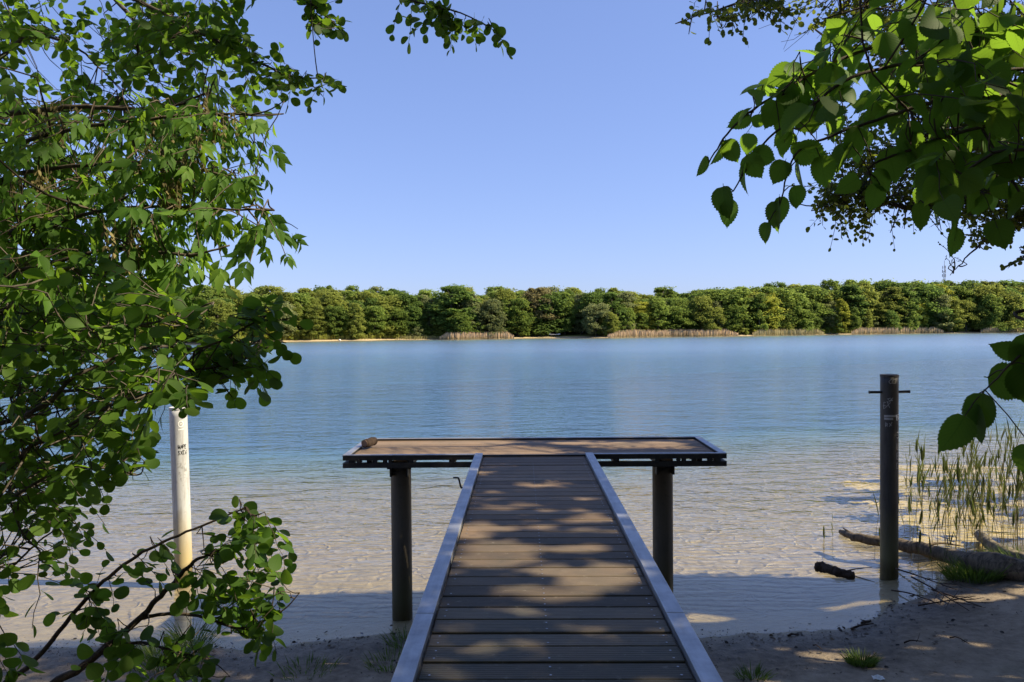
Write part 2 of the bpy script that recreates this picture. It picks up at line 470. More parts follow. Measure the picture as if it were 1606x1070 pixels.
wv = m.n('TexWave', wave_type='BANDS', bands_direction='Y'); m.l(m.mapping(p, (.35, 1, 0), (0, 0, R(14))), wv.inputs['Vector'])
wv.inputs['Scale'].default_value = 1.6; wv.inputs['Distortion'].default_value = 9; wv.inputs['Detail'].default_value = 3; wv.inputs['Detail Scale'].default_value = 1.4
rip = m.math('MULTIPLY', wv.outputs['Fac'], m.range(z, -.20, -.38))
h = m.math('ADD', m.math('MULTIPLY', rip, 1.5), m.math('ADD', m.math('MULTIPLY', n2, .5), m.math('MULTIPLY', n3, .25)))
vr = m.n('TexVoronoi', feature='DISTANCE_TO_EDGE'); vr.inputs['Scale'].default_value = 3.4
wp = m.n('TexNoise'); wp.inputs['Scale'].default_value = 1.7; m.l(p, wp.inputs['Vector'])
wadd = m.n('VectorMath', operation='MULTIPLY_ADD'); m.l(wp.outputs['Color'], wadd.inputs[0]); wadd.inputs[1].default_value = (.8, .8, 0); m.l(m.mapping(p, (.55, 1, 0), (0, 0, R(20))), wadd.inputs[2]); m.l(wadd.outputs[0], vr.inputs['Vector'])
ridge = m.math('MULTIPLY', m.range(vr.outputs['Distance'], 0, .16, 1, 0), m.range(z, -.06, -.22))
h = m.math('ADD', h, m.math('MULTIPLY', ridge, .45))
m.l(m.bump(h, .9, .05), m.bsdf.inputs['Normal'])
m.set(Base_Color=col, Roughness=m.range(z, .0, .12, .35, .95), Specular_IOR_Level=.3)
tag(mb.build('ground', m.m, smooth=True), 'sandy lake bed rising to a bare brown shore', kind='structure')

# ------------------------------------------------------------------ far shore
def hor(px): return 514 + (803 - px) * .00785
_fs = [(-1500, 100), (-700, 125), (0, 170), (200, 186), (415, 203), (600, 225), (800, 239), (940, 240), (1160, 257), (1290, 274), (1480, 294), (1606, 305), (1900, 330), (2600, 330), (3600, 300)]
def shore(px, w=0.0, z=0.0):          # point at the far waterline seen at column px, w metres inland
    d = np.interp(px, [a for a, b in _fs], [b for a, b in _fs])
    d = d + 2.2 * math.sin(px * .031) + 1.2 * math.sin(px * .083 + 1)
    dx = (px - CX) / F; l = math.hypot(dx, 1)
    x, y = dx * d, d
    return np.array([x + dx / l * w, y + 1 / l * w, z])
def far_z(w): return float(np.interp(w, [-90, -25, -6, 0, 1.5, 4, 8, 14, 30, 60, 200, 900], [-7, -5.5, -.8, 0, .16, .38, .75, 1.0, 2.0, 4.5, 9, 10]))
mb = MB(); ws = [-90, -40, -25, -12, -6, -3, -1, 0, .7, 1.5, 2.7, 4, 6, 8, 11, 14, 20, 30, 45, 60, 100, 200, 500, 900]
cols = np.arange(-1500, 3601, 6)
V = []
for px in cols:
    for w in ws:
        q = shore(px, w); q[2] = far_z(w) + (.05 * math.sin(px * .21 + w) if w > 0 else 0); V.append(q)
nw = len(ws); f = []
for i in range(len(cols) - 1):
    for j in range(nw - 1): f.append((i * nw + j, (i + 1) * nw + j, (i + 1) * nw + j + 1, i * nw + j + 1))
mb.add(V, f)
m = NT('far_shore_sand_and_grass'); p = m.pos(); sep = m.n('SeparateXYZ'); m.l(p, sep.inputs[0])
zz = m.math('ADD', sep.outputs[2], m.math('MULTIPLY', m.math('SUBTRACT', m.noise(p, .25, 5), .5), .5))
m.set(Base_Color=m.ramp(m.range(zz, -.7, 1.8), [(.0, (.06, .14, .24)), (.10, (.06, .17, .22)), (.24, (.20, .17, .11)), (.31, (.38, .30, .19)), (.42, (.45, .35, .2)), (.50, (.20, .20, .06)), (.85, (.05, .07, .02))]), Roughness=.95, Specular_IOR_Level=.1)  # low stops paint the water's blue onto the underwater slope
tag(mb.build('far_shore', m.m, smooth=True), 'narrow sandy beach and wooded ground across the lake', kind='structure')

# ------------------------------------------------------------------ water
mb = MB()
mb.add([(-620, -60, 0), (620, -60, 0), (620, 760, 0), (-620, 760, 0)], [(0, 1, 2, 3)])
m = NT('lake_water')
p = m.pos(); sep = m.n('SeparateXYZ'); m.l(p, sep.inputs[0]); yy = sep.outputs[1]
va = m.mapping(p, (.42, 1, 1), (0, 0, R(-13)))
vb = m.mapping(p, (.6, 1, 1), (0, 0, R(9)))
a1 = m.noise(va, 2.3, 3, .55, .4); a2 = m.noise(vb, 6.5, 3, .55, .3); a3 = m.noise(va, .55, 2, .5)
gust = m.range(m.noise(m.mapping(p, (.25, 1, 1)), .05, 3), .35, .65, .65, 1.15)
calm = m.math('MULTIPLY', m.math('ADD', m.range(yy, 9.6, 12.5, .06, .55), m.range(yy, 13, 24, 0, .45)), gust)
hh = m.math('ADD', m.math('ADD', m.math('MULTIPLY', a1, 1.0), m.math('MULTIPLY', a2, .34)), m.math('MULTIPLY', a3, 1.6))
bp = m.n('Bump'); bp.inputs['Distance'].default_value = .13; m.l(m.math('MULTIPLY', calm, 1.0), bp.inputs['Strength']); m.l(hh, bp.inputs['Height'])
lw = m.n('LayerWeight'); lw.inputs[0].default_value = .5; m.l(bp.outputs[0], lw.inputs['Normal'])
fr = m.math('ADD', m.math('MULTIPLY', m.math('POWER', lw.outputs['Facing'], 5.0), .98), .02)
gl = m.n('BsdfGlossy'); m.l(m.range(yy, 25, 120, .03, .22), gl.inputs['Roughness']); gl.inputs[0].default_value = (1, 1, 1, 1); m.l(bp.outputs[0], gl.inputs['Normal'])
tr = m.n('BsdfTransparent')
mx = m.n('MixShader'); m.l(fr, mx.inputs[0]); m.l(tr.outputs[0], mx.inputs[1]); m.l(gl.outputs[0], mx.inputs[2])
m.l(mx.outputs[0], m.out.inputs[0])
tag(mb.build('water', m.m), 'clear rippled lake water, sandy in the shallows and blue further out', kind='structure')

# ------------------------------------------------------------------ jetty
DECK = 1.95
J = empty('jetty', (0.138, 0, DECK), R(-.75))
tag(J, 'wooden T-shaped jetty with grey metal edge rails reaching over the shallows', 'jetty')
m = NT('weathered_decking'); o = m.obj(); tint = m.attr('tint')
g = m.noise(m.mapping(o, (1.2, 22, 8)), 5, 6, .7, .3); blot = m.noise(o, 2.2, 5, .6)
rid = m.n('TexWave', wave_type='BANDS', bands_direction='Y'); m.l(o, rid.inputs['Vector']); rid.inputs['Scale'].default_value = 16; rid.inputs['Distortion'].default_value = .3
sep = m.n('SeparateXYZ'); m.l(o, sep.inputs[0])
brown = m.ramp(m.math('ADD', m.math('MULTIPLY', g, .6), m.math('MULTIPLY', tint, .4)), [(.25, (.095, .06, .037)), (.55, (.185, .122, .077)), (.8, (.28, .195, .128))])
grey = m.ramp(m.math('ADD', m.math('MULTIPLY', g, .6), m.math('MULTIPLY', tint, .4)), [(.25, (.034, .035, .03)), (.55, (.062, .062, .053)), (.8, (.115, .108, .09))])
ageshade = m.math('ADD', m.range(sep.outputs[1], 3.0, 6.5, .15, .8), m.math('MULTIPLY', m.math('SUBTRACT', blot, .5), 1.1), clamp=True)  # near boards greyer, with the shade over them painted in as well
colr = m.mix(ageshade, grey, brown)
st = m.noise(m.mapping(o, (1, 1.5, 1)), 13, 5, .75)
colr = m.mix(m.math('MULTIPLY', m.range(st, .60, .72), .5), colr, (.30, .27, .22))
dk = m.noise(m.mapping(o, (1, 1.3, 1)), 5, 6, .7)
colr = m.mix(m.math('MULTIPLY', m.range(dk, .56, .72), .55), colr, (.045, .04, .035))
m.l(m.bump(m.math('ADD', m.math('MULTIPLY', rid.outputs['Fac'], .7), m.math('MULTIPLY', g, .6)), .45, .004), m.bsdf.inputs['Normal'])
m.set(Base_Color=colr, Roughness=.72, Specular_IOR_Level=.35)
M_DECK = m.m
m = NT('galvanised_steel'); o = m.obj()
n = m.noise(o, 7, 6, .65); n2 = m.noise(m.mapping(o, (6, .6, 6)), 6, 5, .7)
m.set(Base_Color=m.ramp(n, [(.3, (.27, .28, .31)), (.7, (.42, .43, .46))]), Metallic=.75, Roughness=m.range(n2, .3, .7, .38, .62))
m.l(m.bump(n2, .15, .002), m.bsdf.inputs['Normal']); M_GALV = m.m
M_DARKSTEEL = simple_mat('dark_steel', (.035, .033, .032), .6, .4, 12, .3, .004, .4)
HW = .611; BP = .169
def boards(mb, v0, v1, u0, u1, pitch, gap, fixed=None):
    v = v0; k = 0
    while v < v1 - .02:
        e = min(v + pitch - gap, v1)
        dz = rng.normal() * .0012
        mb.box((u0 + rng.uniform(0, .004), v, -.032), (u1 - rng.uniform(0, .004), e, dz), rng.random(), .004)
        v += pitch; k += 1
mb = MB(); mb2 = MB()
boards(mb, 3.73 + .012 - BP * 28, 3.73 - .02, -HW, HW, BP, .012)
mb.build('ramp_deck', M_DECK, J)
V1 = 8.92
TU0, TU1, TV0, TV1 = -2.31, 2.31, V1, 10.24
mb = MB(); boards(mb, TV0 + .004, TV1 - .06, TU0 + .085, TU1 - .085, .148, .006)
mb.build('platform_deck', M_DECK, J)
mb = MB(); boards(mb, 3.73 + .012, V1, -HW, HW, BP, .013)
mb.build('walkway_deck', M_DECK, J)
scr = MB()                                         # screw heads along both board ends
for k in range(32):
    v = 3.742 + (k - 4) * BP + .07
    if v > V1: break
    for u in (-HW + .05, HW - .05, -.02):
        for dv in (-.04, .04):
            if rng.random() < .8:
                q = [(u + .006 * math.cos(a), v + dv + .006 * math.sin(a), .0035) for a in np.arange(6) / 6 * 6.283]
                scr.add(q, [tuple(range(6))])
dk_ = next(c for c in J.children if c.name == 'walkway_deck').data
nf = len(mb.f); mb.add(np.concatenate(scr.v), scr.f); me2 = mb.mesh('walkway_deck'); me2.materials.append(M_DECK); me2.materials.append(M_GALV)
mi = np.zeros(len(me2.polygons), np.int32); mi[nf:] = 1; me2.polygons.foreach_set('material_index', mi)
next(c for c in J.children if c.name == 'walkway_deck').data = me2
RW = .094; RH = .036
for s in (-1, 1):
    for nm, v0, v1 in (('edge_rail', -1.2, 3.895), ('edge_rail', 3.899, V1 - .004)):
        mb = MB()
        u0, u1 = (HW + .006, HW + .006 + RW) if s > 0 else (-HW - .006 - RW, -HW - .006)
        mb.box((u0, v0, RH - .012), (u1, v1, RH), .5, .003)
        ou = (u1 - .012, u1 - .001) if s > 0 else (u0 + .001, u0 + .012)
        inn = (u0 + .001, u0 + .011) if s > 0 else (u1 - .011, u1 - .001)
        mb.box((ou[0], v0 + .001, -.17), (ou[1], v1 - .001, RH - .0125))
        mb.box((inn[0], v0 + .001, -.05), (inn[1], v1 - .001, RH - .0125))
        mb.build(nm, M_GALV, J)
# underside of the walkway
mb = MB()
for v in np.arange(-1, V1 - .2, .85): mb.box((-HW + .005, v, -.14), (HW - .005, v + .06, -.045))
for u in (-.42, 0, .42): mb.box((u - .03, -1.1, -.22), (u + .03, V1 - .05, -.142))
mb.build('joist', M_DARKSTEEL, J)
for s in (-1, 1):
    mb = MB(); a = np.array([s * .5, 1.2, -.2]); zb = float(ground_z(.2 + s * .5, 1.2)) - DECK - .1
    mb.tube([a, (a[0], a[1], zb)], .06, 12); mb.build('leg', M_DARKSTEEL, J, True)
# platform frame: front face has an upper and a lower channel with struts between
zt = .028
mb = MB()
for (u0, u1) in ((TU0, -HW - RW - .012), (HW + RW + .012, TU1)):
    mb.box((u0, TV0 - .055, zt - .010), (u1, TV0 - .001, zt), .5, .002)
mb.box((TU0, TV1 - .055, zt - .010), (TU1, TV1, zt), .5, .002)
for s in (-1, 1):
    u0, u1 = (TU1 - .08, TU1) if s > 0 else (TU0, TU0 + .08)
    mb.box((u0, TV0 + .002, zt - .009), (u1, TV1 - .058, zt + .001), .5, .002)
mb.build('platform_rail', M_GALV, J)
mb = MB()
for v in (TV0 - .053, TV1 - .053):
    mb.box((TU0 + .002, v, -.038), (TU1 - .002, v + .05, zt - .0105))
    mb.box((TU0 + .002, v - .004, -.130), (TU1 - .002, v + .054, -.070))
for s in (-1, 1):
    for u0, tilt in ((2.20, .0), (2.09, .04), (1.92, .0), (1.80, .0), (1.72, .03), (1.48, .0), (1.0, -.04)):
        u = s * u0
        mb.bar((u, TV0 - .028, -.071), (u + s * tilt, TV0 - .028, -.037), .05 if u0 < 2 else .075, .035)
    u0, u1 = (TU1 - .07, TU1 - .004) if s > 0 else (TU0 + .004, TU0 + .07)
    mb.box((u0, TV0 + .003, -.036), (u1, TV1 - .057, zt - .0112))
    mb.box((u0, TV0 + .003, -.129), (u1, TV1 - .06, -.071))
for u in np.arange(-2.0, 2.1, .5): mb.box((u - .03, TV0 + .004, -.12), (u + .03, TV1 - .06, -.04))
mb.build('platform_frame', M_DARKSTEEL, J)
# crooked rod on the left side of the walkway
mb = MB(); c = [(-HW - RW - .002, 7.55, -.085), (-HW - RW - .05, 7.55, -.088), (-HW - RW - .068, 7.54, -.075), (-HW - RW - .085, 7.53, .0), (-HW - RW - .095, 7.53, .018), (-HW - RW - .145, 7.53, .02)]
mb.tube(spline(c, 24), .0095, 7); mb.build('bent_rod', M_DARKSTEEL, J, True)

# jetty posts (held by brackets under the platform)
def post_mat(name, base, dark, foot, tide, streak=.5, shade=.0, rough=.6):
    m = NT(name); o = m.obj(); sep = m.n('SeparateXYZ'); m.l(o, sep.inputs[0])
    v = m.mapping(o, (9, 9, 1.3)); n = m.noise(v, 1.6, 6, .7, .4); n2 = m.noise(o, 14, 5, .7); n3 = m.noise(o, 2.2, 4)
    c = m.mix(m.math('MULTIPLY', m.range(n, .45, .75), streak), base, dark)
    c = m.mix(m.math('MULTIPLY', m.range(n2, .58, .72), .45), c, dark)
    zz = m.math('ADD', sep.outputs[2], m.math('MULTIPLY', m.math('SUBTRACT', n3, .5), .35))
    c = m.mix(m.range(zz, tide, .12), c, foot)
    c = m.mix(m.range(zz, .10, -.05), c, (.07, .055, .02))
    m.set(Base_Color=c, Roughness=rough, Specular_IOR_Level=.35)
    m.l(m.bump(m.math('ADD', n2, m.math('MULTIPLY', n, .6)), .35, .004), m.bsdf.inputs['Normal'])
    return m.m
M_PDARK = post_mat('rusty_dark_post', (.085, .07, .055), (.03, .025, .02), (.07, .062, .03), .7)
def pile(name, x, y, top, r, mat, label, lean=(0, 0)):
    zb = float(ground_z(x, y)) - .5
    e = empty(name, (x, y, 0)); tag(e, label, 'post')
    mb = MB(); zs = np.linspace(zb, top, 26); q = np.stack([lean[0] * zs / top, lean[1] * zs / top, zs], -1)
    mb.tube(q, r, 40); mb.build('shaft', mat, e, True)
    sh = e.children[0]; me = sh.data
    for pl in me.polygons:
        if len(pl.vertices) > 4: pl.use_smooth = False
    mb = MB(); t = q[-1]
    a = np.arange(40) / 40 * 6.2832
    v = [(t[0] + rr * math.cos(b), t[1] + rr * math.sin(b), zq) for rr, zq in ((r + .004, top - .03), (r + .004, top + .004), (r - .012, top + .006), (r - .02, top - .01)) for b in a]
    f = [(i * 40 + j, i * 40 + (j + 1) % 40, (i + 1) * 40 + (j + 1) % 40, (i + 1) * 40 + j) for i in range(3) for j in range(40)] + [tuple(120 + j for j in range(40))]
    mb.add(v, f); mb.build('cap', mat, e)
    return e
pl = G(631, 948); pr = G(1040, 944)
for q, lab in ((pl, 'dark rusty post under the left arm of the jetty platform, standing in shaded water'), (pr, 'dark rusty post under the right arm of the jetty platform, with sunlit edge')):
    e = pile('jetty_post', q[0], q[1], DECK - .135, .128, M_PDARK, lab)
    mb = MB()
    for s in (-1, 1):
        mb.box((s * .10 - .012, -.19, DECK - .29), (s * .10 + .012, .02, DECK - .136))
    mb.box((-.15, -.16, DECK - .20), (.15, -.13, DECK - .137)); mb.bar((-.05, -.165, DECK - .24), (.06, -.165, DECK - .205), .02, .014)
    mb.bar((-.075, -.135, DECK - .22), (-.075, -.135, DECK - .26), .03, .014)
    mb.build('bracket', M_DARKSTEEL, e)
for e in [x for x in bpy.data.objects if x.name.startswith('jetty_post')]: e['group'] = 'posts under the jetty'

# ------------------------------------------------------------------ mooring posts with marks
M_PWHITE = post_mat('pale_painted_post', (.45, .455, .47), (.18, .16, .15), (.40, .32, .17), .9, .8)
M_PGREY = post_mat('grey_green_post', (.055, .051, .046), (.016, .015, .015), (.12, .11, .055), .9, .85)  # base darkened to hold the shade that falls on this post
M_BLACKINK = simple_mat('black_marker', (.02, .02, .022), .6, .2)
M_WHITEINK = simple_mat('white_sticker', (.72, .72, .70), .5, .08)
M_GREYINK = simple_mat('grey_scrawl', (.33, .32, .31), .6, .15)
def wrap(e, r, strokes, width, mat, name, cx=0.0, off=.0022):
    """strokes: polylines of (arc metres to the right of the line facing the camera, height)"""
    mb = MB(); base = math.atan2(-e.location.y, -e.location.x) + cx
    for st in strokes:
        st = np.asarray(st, float)
        if len(st) > 1:
            q = []
            for a, b in zip(st[:-1], st[1:]):
                k = max(2, int(np.linalg.norm(b - a) / .012)); q += [a + (b - a) * t for t in np.linspace(0, 1, k, endpoint=False)]
            q.append(st[-1]); st = np.array(q)
        d = np.gradient(st, axis=0); d /= np.linalg.norm(d, axis=1)[:, None] + 1e-9; nn = np.stack([-d[:, 1], d[:, 0]], -1)
        v = []
        for sg in (1, -1):
            for pnt in st + sg * nn * width / 2:
                th = base + pnt[0] / r
                v.append(((r + off) * math.cos(th), (r + off) * math.sin(th), pnt[1]))
        k = len(st); mb.add(v, [(i, k + i, k + i + 1, i + 1) for i in range(k - 1)])
    return mb.build(name, mat, e)
GLY = {'W': [[(0, 1), (.25, 0), (.5, .7), (.75, 0), (1, 1)]], 'A': [[(0, 0), (.5, 1), (1, 0)], [(.2, .4), (.8, .4)]], 'P': [[(0, 0), (0, 1), (.8, .9), (.8, .55), (0, .45)]],
       'S': [[(.9, .9), (.4, 1), (.05, .75), (.5, .5), (.9, .25), (.5, 0), (0, .1)]], 'C': [[(.9, .85), (.4, 1), (.05, .5), (.4, 0), (.9, .15)]], '6': [[(.8, 1), (.2, .6), (.1, .2), (.5, 0), (.85, .25), (.5, .5), (.15, .3)]],
       'O': [[(.5 + .5 * math.cos(t), .5 + .5 * math.sin(t)) for t in np.linspace(0, 6.283, 17)]], 'X': [[(0, 0), (1, 1)], [(0, 1), (1, 0)]], '3': [[(0, .9), (.7, 1), (.8, .7), (.35, .52), (.9, .3), (.6, 0), (0, .1)]],
       'L': [[(0, 1), (0, 0), (.8, 0)]], 'D': [[(0, 0), (0, 1), (.7, .85), (.9, .5), (.7, .12), (0, 0)]], 'E': [[(.9, 1), (0, 1), (0, 0), (.9, 0)], [(0, .5), (.7, .5)]], 'Z': [[(0, 1), (.9, 1), (0, 0), (.9, 0)]], 'R': [[(0, 0), (0, 1), (.8, .85), (.7, .55), (0, .5), (.9, 0)]], 'T': [[(0, 1), (1, 1)], [(.5, 1), (.5, 0)]], 'N': [[(0, 0), (0, 1), (.9, 0), (.9, 1)]]}
def word(txt, x, z, w, h, sp=.25, slant=0.0, jit=.0):
    out = []
    for i, ch in enumerate(txt):
        for st in GLY[ch]: out.append([(x + i * w * (1 + sp) + (a + slant * b) * w + rng.normal() * jit, z + b * h + rng.normal() * jit) for a, b in st])
    return out
pL = G(288, 888)
eL = pile('mooring_post', pL[0], pL[1], 2.36, .123, M_PWHITE, 'pale sunlit mooring post with yellowed foot and black scribbles behind the leaves', (-.045, 0))
hz = lambda py: CAMZ - (py - hor(288)) / F * pL[1]
cL = np.array([0, 0])
lean = lambda z: -.045 * z / 2.36
inkL = wrap(eL, .123, [[(a + .03, b) for a, b in s] for s in word('WAPE', -.045, hz(703), .026, .062, .2, .1, .003) + word('SXC6', -.05, hz(712), .028, .060, .2, .1, .003)], .0085, M_BLACKINK, 'black_scribble')
inkL.location.x = lean(hz(705))
sm = []
for k in range(26):
    x = rng.uniform(-.02, .10); z = rng.uniform(hz(760), hz(722)); sm.append([(x, z), (x + rng.normal() * .012, z - rng.uniform(.01, .05))])
o = wrap(eL, .123, sm, .006, M_GREYINK, 'grey_scribble'); o.location.x = lean(hz(740))
zc = hz(664)
o = wrap(eL, .123, [[(.03 + .034 * math.cos(t), zc + .042 * math.sin(t)) for t in np.linspace(0, 6.283, 24)], [(.022, zc - .005), (.04, zc + .008)], [(-.01, zc - .085), (.075, zc - .075)]], .015, M_WHITEINK, 'white_ring_mark')
o.location.x = lean(zc)
pR = G(1394.5, 884)
eR = pile('mooring_post', pR[0], pR[1], CAMZ - (588 - hor(1394)) / F * pR[1], .122, M_PGREY, 'dark grey mooring post with a crossbar and stickers at the right shore')
hr = lambda py: CAMZ - (py - hor(1394)) / F * pR[1]
mb = MB(); zb = hr(615); mb.tube([(-.305, -.02, zb), (.305, .02, zb)], .019, 10)
mb.tube([(-.306, -.02, zb), (-.295, -.02, zb)], .023, 10); mb.tube([(.295, .02, zb), (.306, .02, zb)], .023, 10)
mb.build('crossbar', M_DARKSTEEL, eR)
wrap(eR, .122, [[(-.07, hr(656)), (.05, hr(656))], [(-.07, hr(652)), (.135, hr(651))]], .03, M_GREYINK, 'sticker')
wrap(eR, .122, [[(.095, hr(654)), (.18, hr(653))]], .085, M_WHITEINK, 'sticker', off=.003)
wrap(eR, .122, word('Z', .115, hr(657), .045, .06) + word('O', .105, hr(675), .055, .085) + word('X', .11, hr(685), .05, .075), .011, M_BLACKINK, 'lettering', off=.004)
wrap(eR, .122, word('3', .105, hr(686), .05, .085), .010, M_WHITEINK, 'lettering', off=.003)
wrap(eR, .122, [s for i, c in enumerate('LED') for s in word(c, .108, hr(704 + 15 * i), .045, .09)], .010, M_GREYINK, 'lettering', off=.003)
wrap(eR, .122, word('CO', -.02, hr(601), .05, .06, .1, .25, .006) + word('EX', -.09, hr(640), .045, .09, .1, .3, .008) + word('S6', -.03, hr(629), .04, .055, .1, .2, .007) + word('RX', -.05, hr(668), .04, .06, .1, .2, .008), .008, M_GREYINK, 'scrawl', off=.003)
for e in (eL, eR): e['group'] = 'mooring posts in the lake'

# ------------------------------------------------------------------ log stub at the jetty corner
q = J.matrix_basis @ Vector((TU0 + .19, TV0 + .62, 0))
E = empty('log_stub', (q.x, q.y, DECK + .015), R(62)); tag(E, 'short dark brown log stub lying on the far left corner of the jetty', 'log')
M_LOGDARK = bark_mat('dark_wet_bark', (.022, .015, .012), (.075, .05, .037), 9, .5)
mb = MB(); t = np.linspace(-.10, .10, 12); mb.tube(np.stack([t, 0 * t, .062 + 0 * t + .006 * np.sin(t * 30)], -1), .048 + .008 * np.cos(t * 9), 14, wob=.05); mb.build('bark', M_LOGDARK, E, True)
M_CUT = simple_mat('cut_wood', (.19, .12, .08), .8, .3, 30, .4, .003)
mb = MB(); mb.tube([(.098, 0, .062), (.106, 0, .062)], .046, 14); mb.build('cut_end', M_CUT, E); mb = MB(); mb.tube([(-.106, 0, .062), (-.098, 0, .062)], .046, 14); mb.build('cut_end', M_CUT, E)

# ------------------------------------------------------------------ driftwood at the right shore
M_DRIFT = bark_mat('grey_driftwood', (.03, .024, .018), (.20, .155, .11), 7, .3)
M_MOSSLOG = bark_mat('mossy_log', (.06, .055, .035), (.24, .20, .15), 6, .4)
def drift(name, label, pts, r, mat, group=None, branches=(), cat='driftwood', sides=14, wob=.12):
    pts = [np.asarray(q, float) for q in pts]; b = pts[len(pts) // 2].copy()
    e = empty(name, b); tag(e, label, cat, group)
    q = spline(pts, 22); rad = np.interp(np.linspace(0, 1, 22), np.linspace(0, 1, len(r)), r)
    q[1:-1] += rng.normal(size=(20, 3)) * rad[1:-1, None] * .12
    mb = MB(); mb.tube(q - b, rad, sides, wob=wob); mb.build('stem', mat, e, True)
    for br, rr in branches:
        mb = MB(); qq = spline([np.asarray(z, float) for z in br], 12); mb.tube(qq - b, np.linspace(rr, rr * .3, 12), 7, wob=.06); mb.build('side_branch', mat, e, True)
    return e
drift('driftwood_trunk', 'long forked grey driftwood trunk running from the bank past the right post into the water',
      [G(1318, 834, .04), G(1352, 846, .05), G(1420, 855, .07), G(1490, 872, .12), G(1560, 890, .22), G(1680, 905, .30)], [.035, .075, .09, .105, .15, .17], M_DRIFT, None,
      [([G(1345, 842, .04), G(1334, 836, .08), G(1322, 828, .12)], .035), ([G(1480, 872, .10), G(1440, 866, .02), G(1395, 858, -.02)], .05), ([G(1440, 858, .07), G(1475, 852, .10), G(1512, 857, .05)], .03)])
drift('driftwood_trunk', 'thick mossy log lying in the grass behind the forked driftwood trunk', [G(1535, 838, .10), G(1555, 855, .14), G(1590, 872, .18), G(1640, 885, .2)], [.07, .085, .10, .10], M_MOSSLOG)
drift('floating_log', 'short dark log piece floating alone in the shaded water left of the right post', [G(1280, 888, .012), G(1300, 893, .02), G(1318, 899, .02), G(1338, 903, .01)], [.062, .066, .06, .055], M_LOGDARK, None,
      [([G(1322, 897, .03), G(1345, 892, .03), G(1368, 890, .03)], .012), ([G(1336, 902, .01), G(1355, 908, .005), G(1372, 913, .0)], .008)], 'log')
def twig(label, a, b, r, side=2, name='fallen_twig'):
    a = np.array(a); b = np.array(b); brs = []
    for k in range(side):
        t = rng.uniform(.3, .8); p0 = a + (b - a) * t; d = (b - a) * rng.uniform(.2, .4); dd = np.array([-d[1], d[0], 0]) * rng.choice([-1, 1]) * .6
        brs.append(([p0, p0 + d * .5 + dd * .5 + [0, 0, .02], p0 + d + dd + [0, 0, rng.uniform(0, .08)]], r * .5))
    m1 = a * .6 + b * .4 + np.array([0, 0, rng.uniform(0, .03)])
    return drift(name, label, [a, m1, b], [r, r * .8, r * .4], M_LOGDARK, 'fallen twigs at the water edge', brs, 'twig', 7, .04)
twig('long dark twig rising from the water right of the post', G(1405, 892, .02), G(1500, 925, .14), .012, 4)
twig('thin crooked twig lying low in the water behind the brush heap', G(1398, 926, .0), G(1475, 948, .06), .011, 3)
twig('stout twig leaning on the driftwood brush heap by the post foot', G(1430, 905, .06), G(1520, 958, .16), .012, 4)
twig('pale crooked twig on the bare bank beside the brush heap', G(1440, 950, .06), G(1530, 935, .2), .010, 3)
twig('forked twig with its fan of side shoots on the bank edge', G(1462, 925, .05), G(1540, 952, .2), .013, 5)
twig('dark short stick at the waterline right of the jetty', G(1236, 998, .02), G(1252, 996, .025), .014, 0)
twig('dark stick lying along the waterline below the right post', G(1335, 987, .02), G(1370, 978, .03), .014, 0)
twig('thick black bark strip half in the water beneath the right post', G(1352, 978, .01), G(1366, 974, .015), .02, 0)
twig('pale straight stick on the bare soil of the right bank', G(1418, 1008, .2), G(1446, 1006, .2), .009, 1)
twig('curved twig on the soil near the bottom right edge', G(1490, 1000, .25), G(1520, 1010, .25), .008, 2)
twig('small stick on the dark soil below the grass tuft', G(1275, 1012, .12), G(1290, 1020, .12), .007, 0)
# dark leaf litter along the waterline
mb = MB()
for k in range(3000):
    x = rng.uniform(-6.5, 7.0); ys = np.interp(x, _sp[:, 0], _sp[:, 1]); y = ys + rng.normal() * .16 - abs(rng.normal()) * (.12 if rng.random() < .7 else .9)
    if rng.random() < .25: y -= rng.uniform(0, 1.2)
    z = max(float(ground_z(x, y)), -.004) + .005
    add_leaf(mb, T_SMALL, np.array([x, y, z]), [rng.normal(), rng.normal(), rng.normal() * .25], UP + rv(.25), rng.choice([.010, .014, .02, .045], p=[.2, .3, .35, .15]), rng.random())
M_LITTER = leaf_mat('dead_leaf', (.015, .012, .009), (.04, .03, .02), (.16, .12, .08), (.05, .03, .01), .1, veins=False)
tag(mb.build('litter', M_LITTER), 'dark leaf litter washed up along the waterline', kind='stuff')
# scrap of white paper
q = G(1377, 1043, .3); q[2] = float(ground_z(q[0], q[1])) + .012
mb = MB(); v = []; 
for i in range(6):
    for j in range(4): v.append((i * .022 - .055, j * .016 - .025 + .004 * math.sin(i), .008 * math.sin(i * 1.7 + j) + .006 * j))
mb.add(v, [(j + i * 4, j + i * 4 + 1, j + i * 4 + 5, j + i * 4 + 4) for i in range(5) for j in range(3)])
tag(mb.build('paper_scrap', M_WHITEINK, loc=q), 'crumpled white paper scrap beside the grass tuft on the right bank', 'litter')
